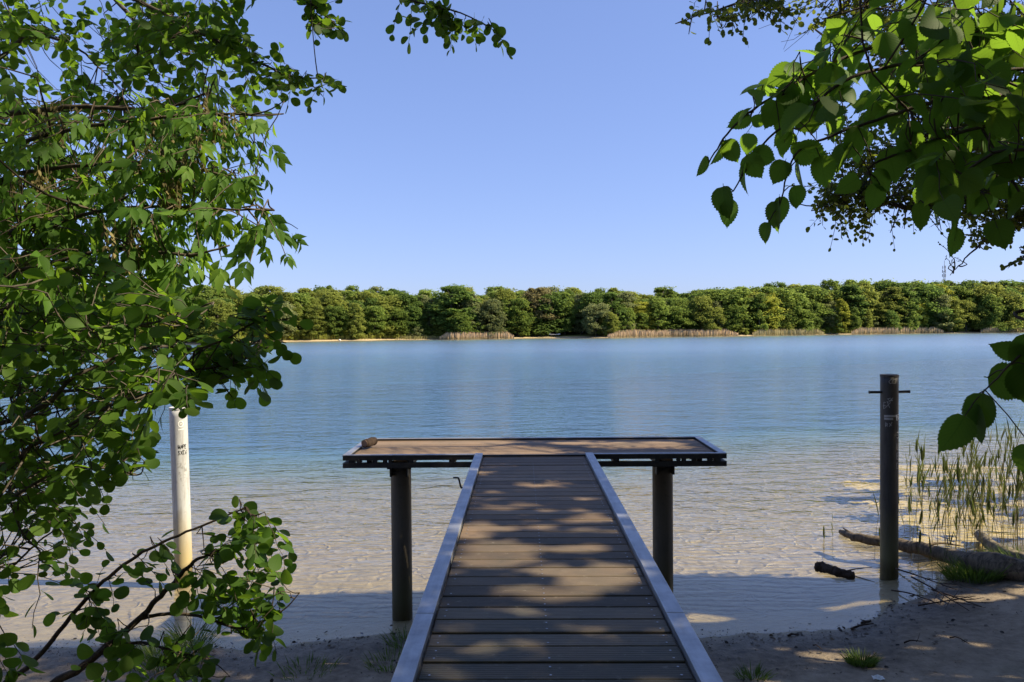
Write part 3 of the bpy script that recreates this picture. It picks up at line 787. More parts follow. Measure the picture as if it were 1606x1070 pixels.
# ------------------------------------------------------------------ reeds and grass near the right shore
M_REED = leaf_mat('reed_leaf', (.05, .065, .02), (.085, .105, .03), (.17, .16, .06), (.16, .2, .04), .25, veins=False)
M_REEDDRY = leaf_mat('reed_stem', (.16, .13, .07), (.22, .19, .10), (.30, .26, .15), (.2, .17, .08), .15, veins=False)
def blade(mb, p, d, L, w, bend, tint, n=6):
    d = nrm(d); side = nrm(np.cross(d, rv())); t = np.linspace(0, 1, n)
    c = p + d * L * t[:, None] + np.asarray(bend) * (t ** 2)[:, None] * L
    ww = w * np.minimum(1, np.minimum(t * 5 + .25, (1 - t) * 2.2 + .01))
    v = np.concatenate([c - side * ww[:, None], c + side * ww[:, None]])
    mb.add(v, [(i, i + 1, n + i + 1, n + i) for i in range(n - 1)], tint)
def reed_proto(h, seed, lean):
    e = empty('reed_stem', (0, 0, 0)); 
    t = np.linspace(0, 1, 9); bx = lean * h
    q = np.stack([bx * t ** 1.8, .12 * bx * t, h * t], -1)
    mb = MB(); mb.tube(q, np.linspace(.0042, .002, 9), 5, .4); mb.build('stalk', M_REEDDRY, e, True)
    mb = MB()
    for k in range(rng.integers(3, 6)):
        u = rng.uniform(.45, 1.0) if k else 1.0
        p = np.array([np.interp(u, t, q[:, i]) for i in range(3)]); a = rng.uniform(0, 6.28)
        blade(mb, p, [math.cos(a) * .22 + lean * .7, math.sin(a) * .22, 1], rng.uniform(.20, .42) * min(1, h), rng.uniform(.0055, .0105), [math.cos(a) * .12, math.sin(a) * .12, 0], rng.random())
    if rng.random() < .6:
        blade(mb, q[-1] - [0, 0, .06], [lean, 0, 1], .26, .017, [.03, 0, 0], .1); blade(mb, q[-1] - [0, 0, .06], [lean, .05, 1], .24, .016, [.02, .02, 0], .15)
    mb.build('leaf_blades', M_REED, e)
    return e
RP = [reed_proto(h, i, l) for i, (h, l) in enumerate([(.8, .05), (.95, -.08), (1.1, .12), (.7, -.15), (1.2, .02), (.6, .2), (1.0, -.22), (.5, .0), (.85, .0), (1.15, -.05)])]
spots = []
for k in range(280):
    py = 690 + 175 * rng.random() ** .8 + 8; px = rng.uniform(1412, 1680) if py < 780 else rng.uniform(1420, 1700)
    if py > 835 and rng.random() < .5: continue
    if px < 1470 and rng.random() < .45: continue
    spots.append((px, max(752, py) + rng.uniform(0, 34), 0))
spots += [(1300 + 6, 842, 8), (1292, 846, 7), (1372, 850, 6), (1384, 862, 3)]
for (px, py) in [(1475, 905), (1490, 890), (1462, 900), (1515, 885), (1440, 890), (1535, 880), (1555, 878), (1500, 862), (1520, 858), (1570, 862), (1590, 866), (1480, 870), (1550, 850), (1540, 845), (1600, 850)]: spots.append((px, py, -1))
for i, (px, py, k) in enumerate(spots):
    p = G(px, py); z = float(ground_z(p[0], p[1])); j = int(rng.integers(len(RP))) if k < 1 else k
    if k == -1: j = [6, 3, 2, 5][i % 4]
    o = copy_tree(RP[j]) if i >= len(RP) else RP[i]
    o.location = (p[0], p[1], z - .02); o.rotation_euler = (0, 0, rng.normal() * (.5 if k == -1 else 1.4)); s = rng.uniform(.75, 1.15) * (1.15 if k == 0 else .9); o.scale = (s, s, s)
    if k == -1: tag(o, 'green reed shoot leaning over the driftwood on the bank', 'reed', 'reeds leaning over the driftwood')
    elif k > 0: tag(o, 'lone thin reed in the water between the jetty and the right post', 'reed', 'lone reeds in open water')
    else: tag(o, 'slender green reed standing in the shallow water beyond the driftwood', 'reed', 'reeds in the shallows behind the right post')
M_GRASS = leaf_mat('grass_blade', (.04, .07, .012), (.075, .12, .02), (.14, .19, .035), (.15, .24, .03), .35, veins=False)
def tuft(px, py, n, r, h, label, z=.15, name='grass_tuft'):
    p = G(px, py, z); zg = float(ground_z(p[0], p[1])); p = G(px, py, zg) if zg > 0 else p
    mb = MB()
    for k in range(n):
        a = rng.uniform(0, 6.28); q = r * math.sqrt(rng.random()); b = [q * math.cos(a), q * math.sin(a), float(ground_z(p[0] + q * math.cos(a), p[1] + q * math.sin(a))) - zg - .01]
        sp = rng.uniform(.1, .75)
        blade(mb, np.array(b), [math.cos(a) * sp, math.sin(a) * sp, 1], h * rng.uniform(.4, 1.1), .0035, [math.cos(a) * .3, math.sin(a) * .3, -.25 * rng.random()], rng.random())
    o = mb.build(name, M_GRASS, loc=(p[0], p[1], zg)); tag(o, label, 'grass'); return o
tuft(1350, 1040, 420, .12, .14, 'small bright grass tuft alone on the bare right bank')
tuft(1530, 905, 900, .34, .34, 'bushy green grass tuft in front of the mossy log')
tuft(1610, 890, 900, .5, .32, 'wide grass clump at the right edge around the mossy log')
tuft(1180, 1062, 130, .14, .14, 'thin low grass patch close to the right jetty rail')
tuft(640, 1005, 170, .22, .18, 'sparse grass at the foot of the left jetty post')
tuft(612, 1040, 160, .25, .15, 'sparse weeds beside the left jetty rail')
tuft(262, 1035, 420, .38, .25, 'tall sunlit grass tuft behind the young alder shoots')
tuft(300, 1000, 160, .2, .34, 'thin grass at the water edge in front of the pale post')
tuft(480, 1050, 120, .3, .14, 'low grass patch between the alder shoots and the jetty')
# ochre patches between the reeds; sunlit shallow sand is put into their colour
mb = MB()
gxx = np.arange(4.8, 13, .07); gyy = np.arange(11.2, 18.5, .09)
XX, YY = np.meshgrid(gxx, gyy); ff = fbm(XX * .6, YY * 1.8, 1.7, 21) + .35 * fbm(XX, YY * 2, 6, 22)
wgt = np.clip((XX - .385 * YY - .92) / 1.6, -1, 1) * .9 - .80
K = ff + wgt > 0
VV = np.stack([XX + .02 * rng.normal(size=XX.shape), YY + .025 * rng.normal(size=XX.shape), -.035 + .012 * rng.random(XX.shape)], -1).reshape(-1, 3)
nxx = len(gxx); fs = [(r * nxx + c, r * nxx + c + 1, (r + 1) * nxx + c + 1, (r + 1) * nxx + c) for r in range(len(gyy) - 1) for c in range(nxx - 1) if K[r, c]]
us = sorted({i for q in fs for i in q}); rm = {a: b for b, a in enumerate(us)}
mb.add(VV[us], [tuple(rm[i] for i in q) for q in fs])
tag(mb.build('lit_sand_algae', simple_mat('ochre_lit_sand', (.38, .29, .09), .8, .45, 14, .5, .01)), 'ochre patches standing for sunlit sand and weed in the shallows among the reeds', kind='stuff')

# ------------------------------------------------------------------ near trees
def gz(x, y): return float(ground_z(x, y))
#  left: alder whose upper twigs hang into the sky
A = Tree('alder_tree', (-4.6, 3.6, gz(-4.6, 3.6)), 'alder tree at the left with round dark leaves on twigs hanging high against the sky', 'tree', M_ALDER, M_BARK, [T_ALDER, T_ALDER2])
A.trunk([A.base - [0, 0, .2], A.base + [.1, 0, 2], A.base + [.2, .2, 4.5], A.base + [.5, .5, 8]], .17, .07)
tk = lambda z: np.array([np.interp(z, A.trunkpts[:, 2], A.trunkpts[:, i]) for i in range(3)])
la0 = A.limb([tk(5.0), P(40, -60, 4.6), P(180, -15, 4.6), P(300, 45, 4.5), P(400, 95, 4.5), P(450, 118, 4.4), P(520, 125, 4.4)], 0.0186, .003)
la1 = A.limb([tk(5.6), P(250, -90, 4.4), P(400, -60, 4.4), P(470, -10, 4.4), P(510, 25, 4.4), P(545, 55, 4.4)], 0.0136, .003)
la2 = A.limb([tk(6.2), P(300, -160, 4.6), P(480, -95, 4.6), P(590, -25, 4.6), P(650, 2, 4.5), P(715, 18, 4.5), P(770, 42, 4.5)], 0.0136, .003)
la3 = A.limb([tk(4.3), P(-60, 120, 4.4), P(40, 60, 4.4), P(110, 70, 4.3), P(160, 110, 4.3)], 0.0174, .004)
la4 = A.limb([tk(4.6), P(60, -40, 5), P(200, 20, 5), P(215, 90, 5), P(190, 150, 5)], 0.0186, .008)
kw = dict(hang=.35, updown=.35)
A.fill([(250, 0), (380, 0), (380, 60), (340, 90), (260, 60), (200, 20)], 34, 4.0, 5.0, .40, 9, .072, [la0, la1], **kw)
A.fill([(180, -30), (560, -60), (400, -10), (250, 10)], 22, 4.0, 5.0, .4, 9, .07, [la0, la1], **kw)
A.fill([(300, 30), (360, 20), (430, 100), (500, 105), (530, 125), (470, 150), (400, 125)], 30, 4.2, 4.7, .28, 7, .066, la0, tint=.3, **kw)
A.fill([(455, 0), (520, -10), (520, 25), (560, 62), (535, 70), (490, 40)], 12, 4.3, 4.6, .24, 7, .068, la1, tint=.1, **kw)  # top-centre twigs: shade is put into the low leaf tint
A.fill([(600, -10), (730, -10), (735, 30), (640, 45)], 12, 4.4, 4.7, .24, 7, .068, la2, tint=.05, **kw)  # leaves tinted dark here too, standing in for tree shade
A.fill([(660, 25), (745, 25), (800, 45), (790, 60), (720, 55)], 9, 4.4, 4.7, .20, 7, .066, la2, tint=.05, **kw)
A.fill([(0, 0), (70, 0), (75, 40), (30, 70), (-20, 60)], 22, 4.0, 4.8, .36, 8, .072, la3, **kw)
A.fill([(110, 10), (150, 5), (150, 60), (120, 60)], 5, 4.2, 4.6, .22, 5, .075, la4, **kw)
A.fill([(150, 40), (330, 40), (420, 120), (400, 160), (250, 170), (170, 120)], 60, 4.2, 5.4, .40, 9, .072, [la0, la4], **kw)
A.fill([(0, 70), (150, 100), (200, 160), (100, 220), (-40, 220)], 34, 4.2, 5.6, .40, 9, .072, [la3, la4], **kw)
A.fill([(-60, 200), (260, 170), (330, 260), (300, 420), (-60, 440)], 62, 4.6, 6.0, .45, 10, .074, **kw)
A.dress(7, .40, 9, .072, .28, **kw)
A.finish()
#  left: box elder with hanging pointed leaflets
B = Tree('box_elder_tree', (-3.3, 1.7, gz(-3.3, 1.7)), 'box elder tree at the left with pointed hanging leaflets and dry brown seed tassels', 'tree', M_ELDER, M_MAPLEBARK, [T_ELDER, T_ELDER2], 'pinnate')
B.trunk([B.base - [0, 0, .2], B.base + [.1, .1, 2], B.base + [.3, .3, 3.6], B.base + [.4, .6, 6]], .13, .06)
tk = lambda z: np.array([np.interp(z, B.trunkpts[:, 2], B.trunkpts[:, i]) for i in range(3)])
lb0 = B.limb([tk(4.1), P(-120, 190, 2.8), P(20, 178, 2.8), P(120, 168, 2.8), P(185, 170, 2.8), P(260, 168, 2.8), P(330, 145, 2.8)], 0.0150, .004)
lb1 = B.limb([tk(4.0), P(-100, 260, 2.5), P(60, 215, 2.5), P(200, 190, 2.4), P(320, 180, 2.4), P(395, 180, 2.4)], 0.0100, .003)
lb2 = B.limb([tk(3.8), P(-120, 300, 2.4), P(40, 270, 2.4), P(200, 255, 2.3), P(330, 270, 2.3), P(395, 295, 2.3)], 0.0090, .003)
lb3 = B.limb([tk(3.6), P(-100, 380, 2.3), P(60, 350, 2.2), P(220, 325, 2.2), P(330, 328, 2.2), P(430, 330, 2.2)], 0.0090, .0025)
lb4 = B.limb([tk(3.5), P(-100, 450, 2.2), P(50, 420, 2.1), P(180, 390, 2.1), P(290, 400, 2.0), P(360, 385, 2.0)], 0.0080, .0025)
kw = dict(hang=.75, updown=.5, tw=.0026)
B.fill([(40, 140), (210, 150), (250, 190), (200, 260), (60, 260), (-20, 200)], 32, 2.3, 3.3, .30, 4, .058, [lb0, lb1], **kw)
B.fill([(220, 140), (320, 130), (405, 165), (415, 215), (380, 225), (250, 210)], 28, 2.2, 2.8, .26, 4, .057, [lb0, lb1], **kw)
B.fill([(200, 220), (330, 225), (390, 250), (385, 290), (300, 280), (220, 290)], 22, 2.1, 2.6, .26, 4, .057, lb2, **kw)
B.fill([(-20, 240), (200, 250), (200, 330), (-20, 340)], 30, 2.1, 3.0, .30, 4, .058, [lb2, lb3], **kw)
B.fill([(180, 300), (300, 310), (430, 322), (440, 345), (330, 350), (200, 350)], 19, 2.0, 2.4, .22, 4, .057, lb3, **kw)
B.fill([(-20, 330), (180, 330), (200, 420), (-20, 440)], 26, 1.9, 2.8, .28, 4, .056, [lb3, lb4], **kw)
B.fill([(180, 370), (300, 370), (350, 385), (300, 410), (200, 420)], 11, 1.9, 2.3, .22, 4, .055, lb4, **kw)
B.dress(9, .30, 4, .060, .22, **kw)
B.finish()
def seeds(px, py, d, n, L):
    mb = MB(); c = P(px, py, d) - B.base
    for k in range(n):
        p0 = c + rv(.025); l = L * rng.uniform(.5, 1.1); q = np.array([p0, p0 + [0, 0, -l * .5] + rv(.008), p0 + [0, 0, -l] + rv(.012)])
        mb.tube(q, .0008, 3, .4, cap=False)
        for u in np.linspace(.25, 1, 5):
            p = p0 + (q[2] - p0) * u
            for s in (-1, 1): add_leaf(mb, T_ELDER, p, [s * .45 + rng.normal() * .2, rng.normal() * .4, -1], rv(), .022, rng.random())
    mb.build('seed_cluster', M_SEED, B.root)
for a in [(92, 170, 2.5, 9, .13), (70, 262, 2.3, 10, .14), (82, 300, 2.3, 8, .13), (255, 255, 2.2, 9, .13), (262, 290, 2.2, 7, .10), (338, 160, 2.3, 8, .11), (305, 220, 2.2, 6, .10), (188, 348, 2.0, 8, .11), (250, 200, 2.4, 8, .11), (15, 390, 2.1, 6, .1)]: seeds(*a)
#  left: near young alder, round leaves in the lower half
D = Tree('alder_tree', (-2.9, 1.0, gz(-2.9, 1.0)), 'bushy near alder filling the lower left side with broad round green leaves', 'tree', M_ALDER, M_BARK, [T_ALDER, T_ALDER2, T_ALDER])
D.trunk([D.base - [0, 0, .2], D.base + [.1, .1, 1.2], D.base + [.2, .1, 2.4], D.base + [.35, .3, 3.6]], .09, .03)
tk = lambda z: np.array([np.interp(z, D.trunkpts[:, 2], D.trunkpts[:, i]) for i in range(3)])
ld0 = D.limb([tk(3.4), P(-150, 560, 2.0), P(0, 492, 2.0), P(40, 455, 2.0), P(110, 420, 2.0)], 0.0121, .006)
ld1 = D.limb([tk(3.3), P(-120, 570, 2.0), P(40, 530, 2.0), P(150, 515, 1.9), P(250, 505, 1.85), P(335, 474, 1.8)], 0.0077, .002)
ld2 = D.limb([tk(2.9), P(-100, 690, 2.1), P(60, 640, 2.1), P(120, 590, 2.1), P(230, 545, 2.2), P(320, 545, 2.4), P(420, 495, 2.5)], 0.0088, .003)
ld3 = D.limb([tk(2.8), P(-100, 760, 2.0), P(50, 700, 1.9), P(140, 650, 1.9), P(220, 620, 1.85), P(280, 600, 1.8)], 0.0072, .002)
ld4 = D.limb([tk(2.5), P(-120, 830, 2.0), P(0, 790, 2.0), P(90, 740, 2.0), P(170, 735, 2.0), P(215, 745, 2.0)], 0.0060, .002)
ld5 = D.limb([tk(2.2), P(-120, 930, 2.2), P(0, 900, 2.2), P(60, 850, 2.2), P(110, 815, 2.2)], 0.0055, .002)
ld6 = D.limb([tk(3.0), P(-100, 640, 2.5), P(150, 610, 2.6), P(280, 585, 2.6), P(390, 560, 2.7), P(425, 490, 2.8)], 0.0077, .003)
kw = dict(hang=.25, updown=.45, tw=.0020)
D.fill([(-30, 420), (230, 420), (290, 440), (260, 500), (120, 540), (-30, 540)], 52, 1.7, 2.9, .22, 7, .046, [ld0, ld1], **kw)
D.fill([(200, 430), (300, 425), (330, 470), (300, 520), (200, 530)], 14, 1.6, 2.1, .16, 5, .050, ld1, **kw)
D.fill([(-30, 530), (220, 520), (300, 540), (290, 600), (150, 640), (-30, 650)], 64, 1.7, 2.9, .22, 7, .045, [ld1, ld2, ld3], **kw)
D.fill([(330, 520), (415, 470), (430, 510), (410, 545), (350, 560)], 16, 2.4, 2.9, .20, 8, .058, [ld2, ld6], **kw)
D.fill([(280, 540), (400, 535), (405, 580), (330, 605), (280, 610)], 24, 2.5, 2.9, .22, 8, .056, [ld6], **kw)
D.fill([(170, 560), (300, 570), (295, 620), (240, 640), (180, 620)], 20, 1.7, 2.2, .16, 6, .047, ld3, **kw)
D.fill([(-30, 640), (150, 630), (210, 660), (210, 710), (120, 770), (-30, 780)], 50, 1.7, 2.7, .20, 7, .045, [ld3, ld4], **kw)
D.fill([(180, 640), (235, 690), (215, 740), (160, 735)], 8, 1.8, 2.2, .15, 5, .046, ld4, **kw)
D.fill([(-30, 770), (80, 770), (125, 815), (90, 880), (60, 935), (-30, 940)], 30, 1.9, 2.7, .20, 6, .045, [ld4, ld5], **kw)
D.fill([(-30, 430), (200, 430), (180, 760), (-30, 800)], 34, 2.5, 3.6, .34, 9, .060, **kw)
D.fill([(-30, 1005), (25, 1010), (40, 1030), (-30, 1040)], 5, 2.2, 2.5, .16, 6, .06, ld5, **kw)
D.dress(9, .26, 6, .052, .22, **kw)
D.finish()
#  bottom left: thin alder shoots in front of the pale post
q0 = P(-300, 1640, 3.0)
S = Tree('alder_sapling', (q0[0], q0[1], gz(q0[0], q0[1])), 'thin young alder shoots slanting up in front of the pale post at the bottom left', 'sapling', M_ALDER, M_TWIG, [T_ALDER, T_ALDER2])
ls0 = S.limb([S.base, P(-60, 1160, 3.0), P(60, 1030, 3.0), P(130, 945, 3.0), P(185, 893, 3.0), P(250, 853, 3.0), P(330, 820, 3.0), P(385, 795, 3.0)], .013, .003, name='stem')
ls1 = S.limb([S.base, P(20, 1150, 2.9), P(140, 1038, 2.9), P(210, 978, 2.9), P(262, 925, 2.9), P(300, 885, 2.9), P(330, 868, 2.9)], .020, .005, name='stem')
ls2 = S.limb([P(165, 1018, 2.9), P(220, 1008, 2.9), P(270, 1020, 2.8), P(330, 1035, 2.8)], .008, .002)
ls3 = S.limb([P(222, 970, 2.9), P(265, 963, 2.9), P(320, 968, 2.9), P(380, 985, 2.9), P(440, 960, 2.9), P(470, 930, 2.9)], .008, .002)
kw = dict(hang=.2, updown=.5, tw=.0022)
S.fill([(340, 800), (390, 788), (410, 800), (380, 830), (340, 840)], 6, 2.9, 3.1, .16, 5, .062, ls0, tint=.28, **kw)
S.fill([(320, 840), (420, 830), (450, 850), (430, 880), (340, 880)], 14, 2.8, 3.1, .20, 6, .064, [ls1, ls0], tint=.28, **kw)
S.fill([(270, 900), (400, 880), (455, 900), (450, 960), (380, 1000), (330, 960), (280, 940)], 26, 2.8, 3.1, .20, 6, .064, [ls1, ls3], tint=.28, **kw)
S.fill([(400, 920), (480, 915), (470, 930), (420, 1000), (380, 1000)], 7, 2.8, 3.0, .18, 5, .060, ls3, tint=.28, **kw)
S.fill([(220, 870), (260, 850), (270, 900), (230, 920)], 5, 2.9, 3.0, .16, 5, .064, [ls0, ls1], tint=.28, **kw)
S.fill([(80, 930), (200, 890), (240, 930), (160, 975), (100, 990)], 9, 2.9, 3.1, .18, 5, .062, [ls0, ls1], tint=.28, **kw)
S.fill([(180, 1010), (330, 1015), (350, 1060), (300, 1075), (190, 1075)], 13, 2.6, 2.9, .18, 6, .064, ls2, tint=.28, **kw)
S.fill([(120, 985), (200, 980), (190, 1030), (130, 1040)], 5, 2.7, 2.9, .16, 4, .066, ls1, tint=.28, **kw)
S.finish()
HOLES = [(-4.2, 9.6, 1.9, .75), (-5.9, 9.0, 1.5, .5), (-3.6, 8.9, .8, .22), (2.55, 9.3, .40, .22), (4.55, 9.55, .32, .12), (5.6, 9.2, .5, .12), (3.2, 7.55, .3, .12), (-3, 9.9, .9, .25)]        # sun patches on the water level: x, y, rx, ry
DHOLES = [(-.08, 5.20, .22, .07), (.34, 5.18, .28, .05), (-.10, 4.86, .30, .10), (.40, 4.72, .30, .06), (.25, 4.28, .36, .055), (.62, 4.55, .25, .06), (-.2, 5.75, .22, .06), (-.35, 5.55, .16, .05), (.1, 6.3, .22, .05), (.55, 5.6, .2, .04), (-.3, 6.9, .2, .05), (.55, 6.7, .14, .04), (.6, 5.95, .2, .05), (.3, 7.3, .2, .05), (-.2, 7.9, .3, .04), (.2, 8.5, .3, .06), (-.35, 8.3, .2, .06),
          (-1.2, 9.65, .9, .34), (-.2, 9.35, .7, .26), (.3, 9.1, .5, .14), (1.35, 9.55, .42, .14), (1.9, 9.75, .4, .10), (2.0, 9.45, .3, .07), (.9, 9.85, .35, .07), (-.35, 9.95, .45, .08)]   # the same on the deck
GAPS = [P(*a) for a in [(1400, 70, 1.5), (1370, 190, 1.45), (1250, 280, 1.4), (120, 470, 2.0), (230, 470, 1.9), (180, 640, 1.9), (330, 180, 2.4), (400, 200, 2.3), (200, 260, 2.4), (60, 200, 2.6), (120, 330, 2.3), (300, 330, 2.1), (350, 390, 2.0), (430, 860, 2.9)]]  # points kept sunlit by clearing leaves from their sun rays
def shadow_ok(p):
    for z, H in ((0.0, HOLES), (DECK, DHOLES)):
        t = (p[2] - z) / SD[2]; x = p[0] - SD[0] * t; y = p[1] - SD[1] * t
        for hx, hy, rx, ry in H:
            if ((x - hx) / (rx + .13)) ** 2 + ((y - hy) / (ry + .10)) ** 2 < 1: return False
    t = p[2] / SD[2]; y0 = p[1] - SD[1] * t; x0 = p[0] - SD[0] * t
    for c in GAPS:
        v = p - c; k = v @ SD
        if k > 0 and np.linalg.norm(v - SD * k) < .24: return False
    if p[2] > 11.2 and rng.random() < .35: return False
    ylim = 10.85 if x0 > 2.4 else (9.2 + .35 * math.sin(x0 * 1.3 + 1) + .25 * math.sin(x0 * 3.7) + rng.normal() * .12 if x0 < -2.4 else 10.5)
    return y0 < ylim
#  right: tall alder further out; its crown shades the shore and the jetty
#  right: elm branches with big toothed leaves close to the camera
E = Tree('elm_tree', (2.6, .9, gz(2.6, .9)), 'elm at the right with large toothed leaves drooping close in front of the lake', 'tree', M_ELM, M_MAPLEBARK, [T_ELM, T_ELM2])
E.trunk([E.base - [0, 0, .2], E.base + [0, 0, 1.5], E.base + [-.1, .1, 3], E.base + [-.2, .3, 5.5]], .14, .06)
tk = lambda z: np.array([np.interp(z, E.trunkpts[:, 2], E.trunkpts[:, i]) for i in range(3)])
e0 = E.limb([tk(4.3), P(1720, 15, 1.6), P(1500, 50, 1.55), P(1340, 85, 1.5), P(1200, 160, 1.45), P(1145, 205, 1.45), P(1112, 255, 1.45)], .0055, .0013)
e1 = E.limb([tk(4.2), P(1740, 90, 1.5), P(1480, 96, 1.45), P(1345, 118, 1.4), P(1262, 175, 1.4), P(1195, 228, 1.4), P(1150, 300, 1.4)], .005, .0013)
e2 = E.limb([tk(4.1), P(1740, 130, 1.5), P(1530, 146, 1.4), P(1400, 180, 1.4), P(1300, 215, 1.4), P(1246, 245, 1.4), P(1222, 325, 1.4)], .005, .0013)
e3 = E.limb([tk(4.0), P(1740, 180, 1.45), P(1560, 195, 1.4), P(1440, 230, 1.4), P(1365, 262, 1.4), P(1380, 290, 1.4)], .005, .0013)
e4 = E.limb([tk(4.5), P(1720, -40, 1.5), P(1550, -30, 1.5), P(1400, 0, 1.5), P(1290, 30, 1.5)], .0055, .0013)
e5 = E.limb([tk(3.5), P(1720, 480, 1.4), P(1640, 520, 1.35), P(1592, 565, 1.3), P(1545, 612, 1.3)], .0045, .0013)
e6 = E.limb([tk(4.0), P(1740, 250, 1.3), P(1640, 240, 1.25), P(1560, 240, 1.25), P(1480, 300, 1.3), P(1448, 318, 1.35)], .0045, .0013)
kw = dict(hang=.75, updown=.55, tw=.0016)
E.fill([(1290, 10), (1620, -40), (1620, 60), (1340, 90), (1260, 90)], 27, 1.3, 1.9, .22, 5, .062, [e0, e4], **kw)
E.fill([(1250, 90), (1400, 70), (1620, 60), (1620, 130), (1400, 170), (1240, 150)], 24, 1.25, 1.8, .20, 5, .062, [e0, e1], **kw)
E.fill([(1380, 140), (1620, 120), (1620, 230), (1480, 240), (1400, 190)], 21, 1.2, 1.7, .18, 5, .060, [e2, e3, e6], **kw)
E.fill([(1420, 230), (1620, 230), (1620, 280), (1460, 270)], 10, 1.2, 1.5, .16, 4, .058, [e3, e6], **kw)
E.fill([(1190, 120), (1250, 90), (1330, 160), (1250, 190), (1170, 170)], 9, 1.4, 1.55, .13, 4, .056, [e0, e1], **kw)
hangs = [(e0, 1103, 262, 1.45, .07, (-.35, 0, -1)), (e0, 1130, 240, 1.45, .085, (-.2, 0, -1)), (e0, 1147, 238, 1.44, .08, (.35, 0, -1)), (e0, 1160, 190, 1.45, .075, (-.8, 0, -.5)), (e0, 1178, 138, 1.45, .08, (-1, 0, -.3)),
         (e1, 1165, 280, 1.40, .095, (-.15, .1, -1)), (e1, 1182, 262, 1.39, .085, (.5, 0, -.8)), (e1, 1135, 318, 1.40, .10, (-.1, 0, -1)), (e1, 1143, 335, 1.42, .09, (.1, .1, -1)), (e1, 1200, 245, 1.4, .085, (.9, 0, -.2)), (e1, 1210, 180, 1.4, .09, (-.3, 0, -1)),
         (e2, 1214, 340, 1.40, .095, (-.1, 0, -1)), (e2, 1226, 330, 1.42, .085, (.3, .1, -1)), (e2, 1200, 365, 1.40, .065, (-.3, 0, -1)), (e2, 1252, 275, 1.4, .095, (0, .1, -1)), (e2, 1272, 240, 1.4, .11, (.9, 0, -.3)), (e2, 1222, 270, 1.4, .08, (-.6, 0, -1)), (e2, 1292, 270, 1.4, .10, (.2, 0, -1)), (e2, 1270, 190, 1.4, .09, (.9, 0, -.3)), (e2, 1250, 310, 1.4, .075, (.2, .2, -1)), (e2, 1300, 130, 1.4, .11, (-.2, 0, -1)),
         (e3, 1318, 245, 1.4, .10, (-.7, 0, -.8)), (e3, 1340, 225, 1.4, .10, (-.2, 0, -1)), (e3, 1385, 285, 1.4, .085, (.9, 0, -.45)), (e3, 1372, 310, 1.4, .085, (-.3, 0, -1)), (e3, 1330, 290, 1.42, .08, (-.9, 0, -.6)), (e3, 1400, 260, 1.4, .11, (.3, 0, -1)), (e3, 1428, 235, 1.4, .11, (-.1, 0, -1)),
         (e6, 1445, 340, 1.35, .085, (.05, 0, -1)), (e6, 1455, 298, 1.35, .09, (-.8, 0, -.6)), (e6, 1480, 305, 1.33, .09, (1, 0, -.1)), (e6, 1540, 265, 1.3, .10, (.9, 0, -.2)), (e6, 1580, 262, 1.28, .10, (1, 0, -.1)),
         (e5, 1538, 648, 1.3, .10, (.1, .1, -1)), (e5, 1528, 664, 1.32, .112, (.05, .1, -1)), (e5, 1497, 682, 1.3, .105, (-.45, 0, -1)), (e5, 1585, 600, 1.32, .115, (1, 0, -.2)), (e5, 1580, 549, 1.32, .075, (-1, 0, .1)), (e5, 1615, 560, 1.3, .12, (.3, 0, -1)), (e5, 1612, 725, 1.3, .09, (0, 0, -1)), (e5, 1610, 605, 1.3, .11, (.2, .1, -1))]
for i, (lb, px, py, d, sz, a) in enumerate(hangs):
    v = CAMP - P(px, py, d); E.leaf(lb, px, py, d, np.array(a) + rv(.06), nrm(v) * .75 + rv(.35) + UP * .3, sz * (.62 if lb != e5 else .72), float(np.clip((.4 if lb != e5 else .12) + rng.normal() * .2, 0, 1)), i % 2)  # lower-right leaves get a dark tint in place of shade
E.ok = lambda p: all(not ((p - c) @ SD > .05 and np.linalg.norm(p - c - SD * ((p - c) @ SD)) < .16) for c in GAPS[:3])
E.dress(26, .24, 6, .066, .20, mx=150, my=190, **kw)
E.finish()
Q = Tree('alder_tree', (10.6, 5.6, gz(10.6, 5.6)), 'tall alder behind the elm at the right, small leaves and bare twigs', 'tree', M_ALDERFAR, M_BARK, [T_SMALL])
Q.trunk([Q.base - [0, 0, .3], Q.base + [0, 0, 4], Q.base + [.1, .2, 8], Q.base + [0, 0, 13]], .28, .06)
tk = lambda z: np.array([np.interp(z, Q.trunkpts[:, 2], Q.trunkpts[:, i]) for i in range(3)])
f0 = Q.limb([tk(4.5), P(1720, 262, 7.79), P(1606, 297, 7.79), P(1500, 312, 7.71), P(1430, 326, 7.63), P(1392, 318, 7.63), P(1345, 300, 7.54), P(1290, 320, 7.54)], .06, .006)
f1 = Q.limb([tk(4.2), P(1760, 320, 7.79), P(1640, 330, 7.79), P(1560, 368, 7.71), P(1522, 398, 7.71), P(1490, 432, 7.71)], .03, .003)
f2 = Q.limb([tk(6.5), P(1700, 120, 8.2), P(1560, 160, 8.2), P(1450, 210, 8.2), P(1350, 270, 8.2), P(1290, 300, 8.2)], .06, .006)
f3 = Q.limb([tk(8.2), P(1600, -120, 8.2), P(1440, -60, 7.79), P(1300, -15, 7.54), P(1180, 0, 7.38), P(1085, 28, 7.38)], .06, .004)
f4 = Q.limb([tk(7.5), P(1650, 20, 9.02), P(1500, 30, 9.02), P(1350, 30, 9.02), P(1270, 40, 9.02)], .06, .006)
f5 = Q.limb([tk(3.9), P(1700, 400, 6.97), P(1640, 395, 6.97), P(1600, 402, 6.97)], .03, .004)
kw = dict(hang=.3, updown=.5, tw=.005)
SZ = .058
Q.ok = lambda p: p[1] - SD[1] * p[2] / SD[2] < 10.75 and not (p[0] - SD[0] * (p[2] - DECK) / SD[2] < .6 and p[1] - SD[1] * (p[2] - DECK) / SD[2] > 8.9)
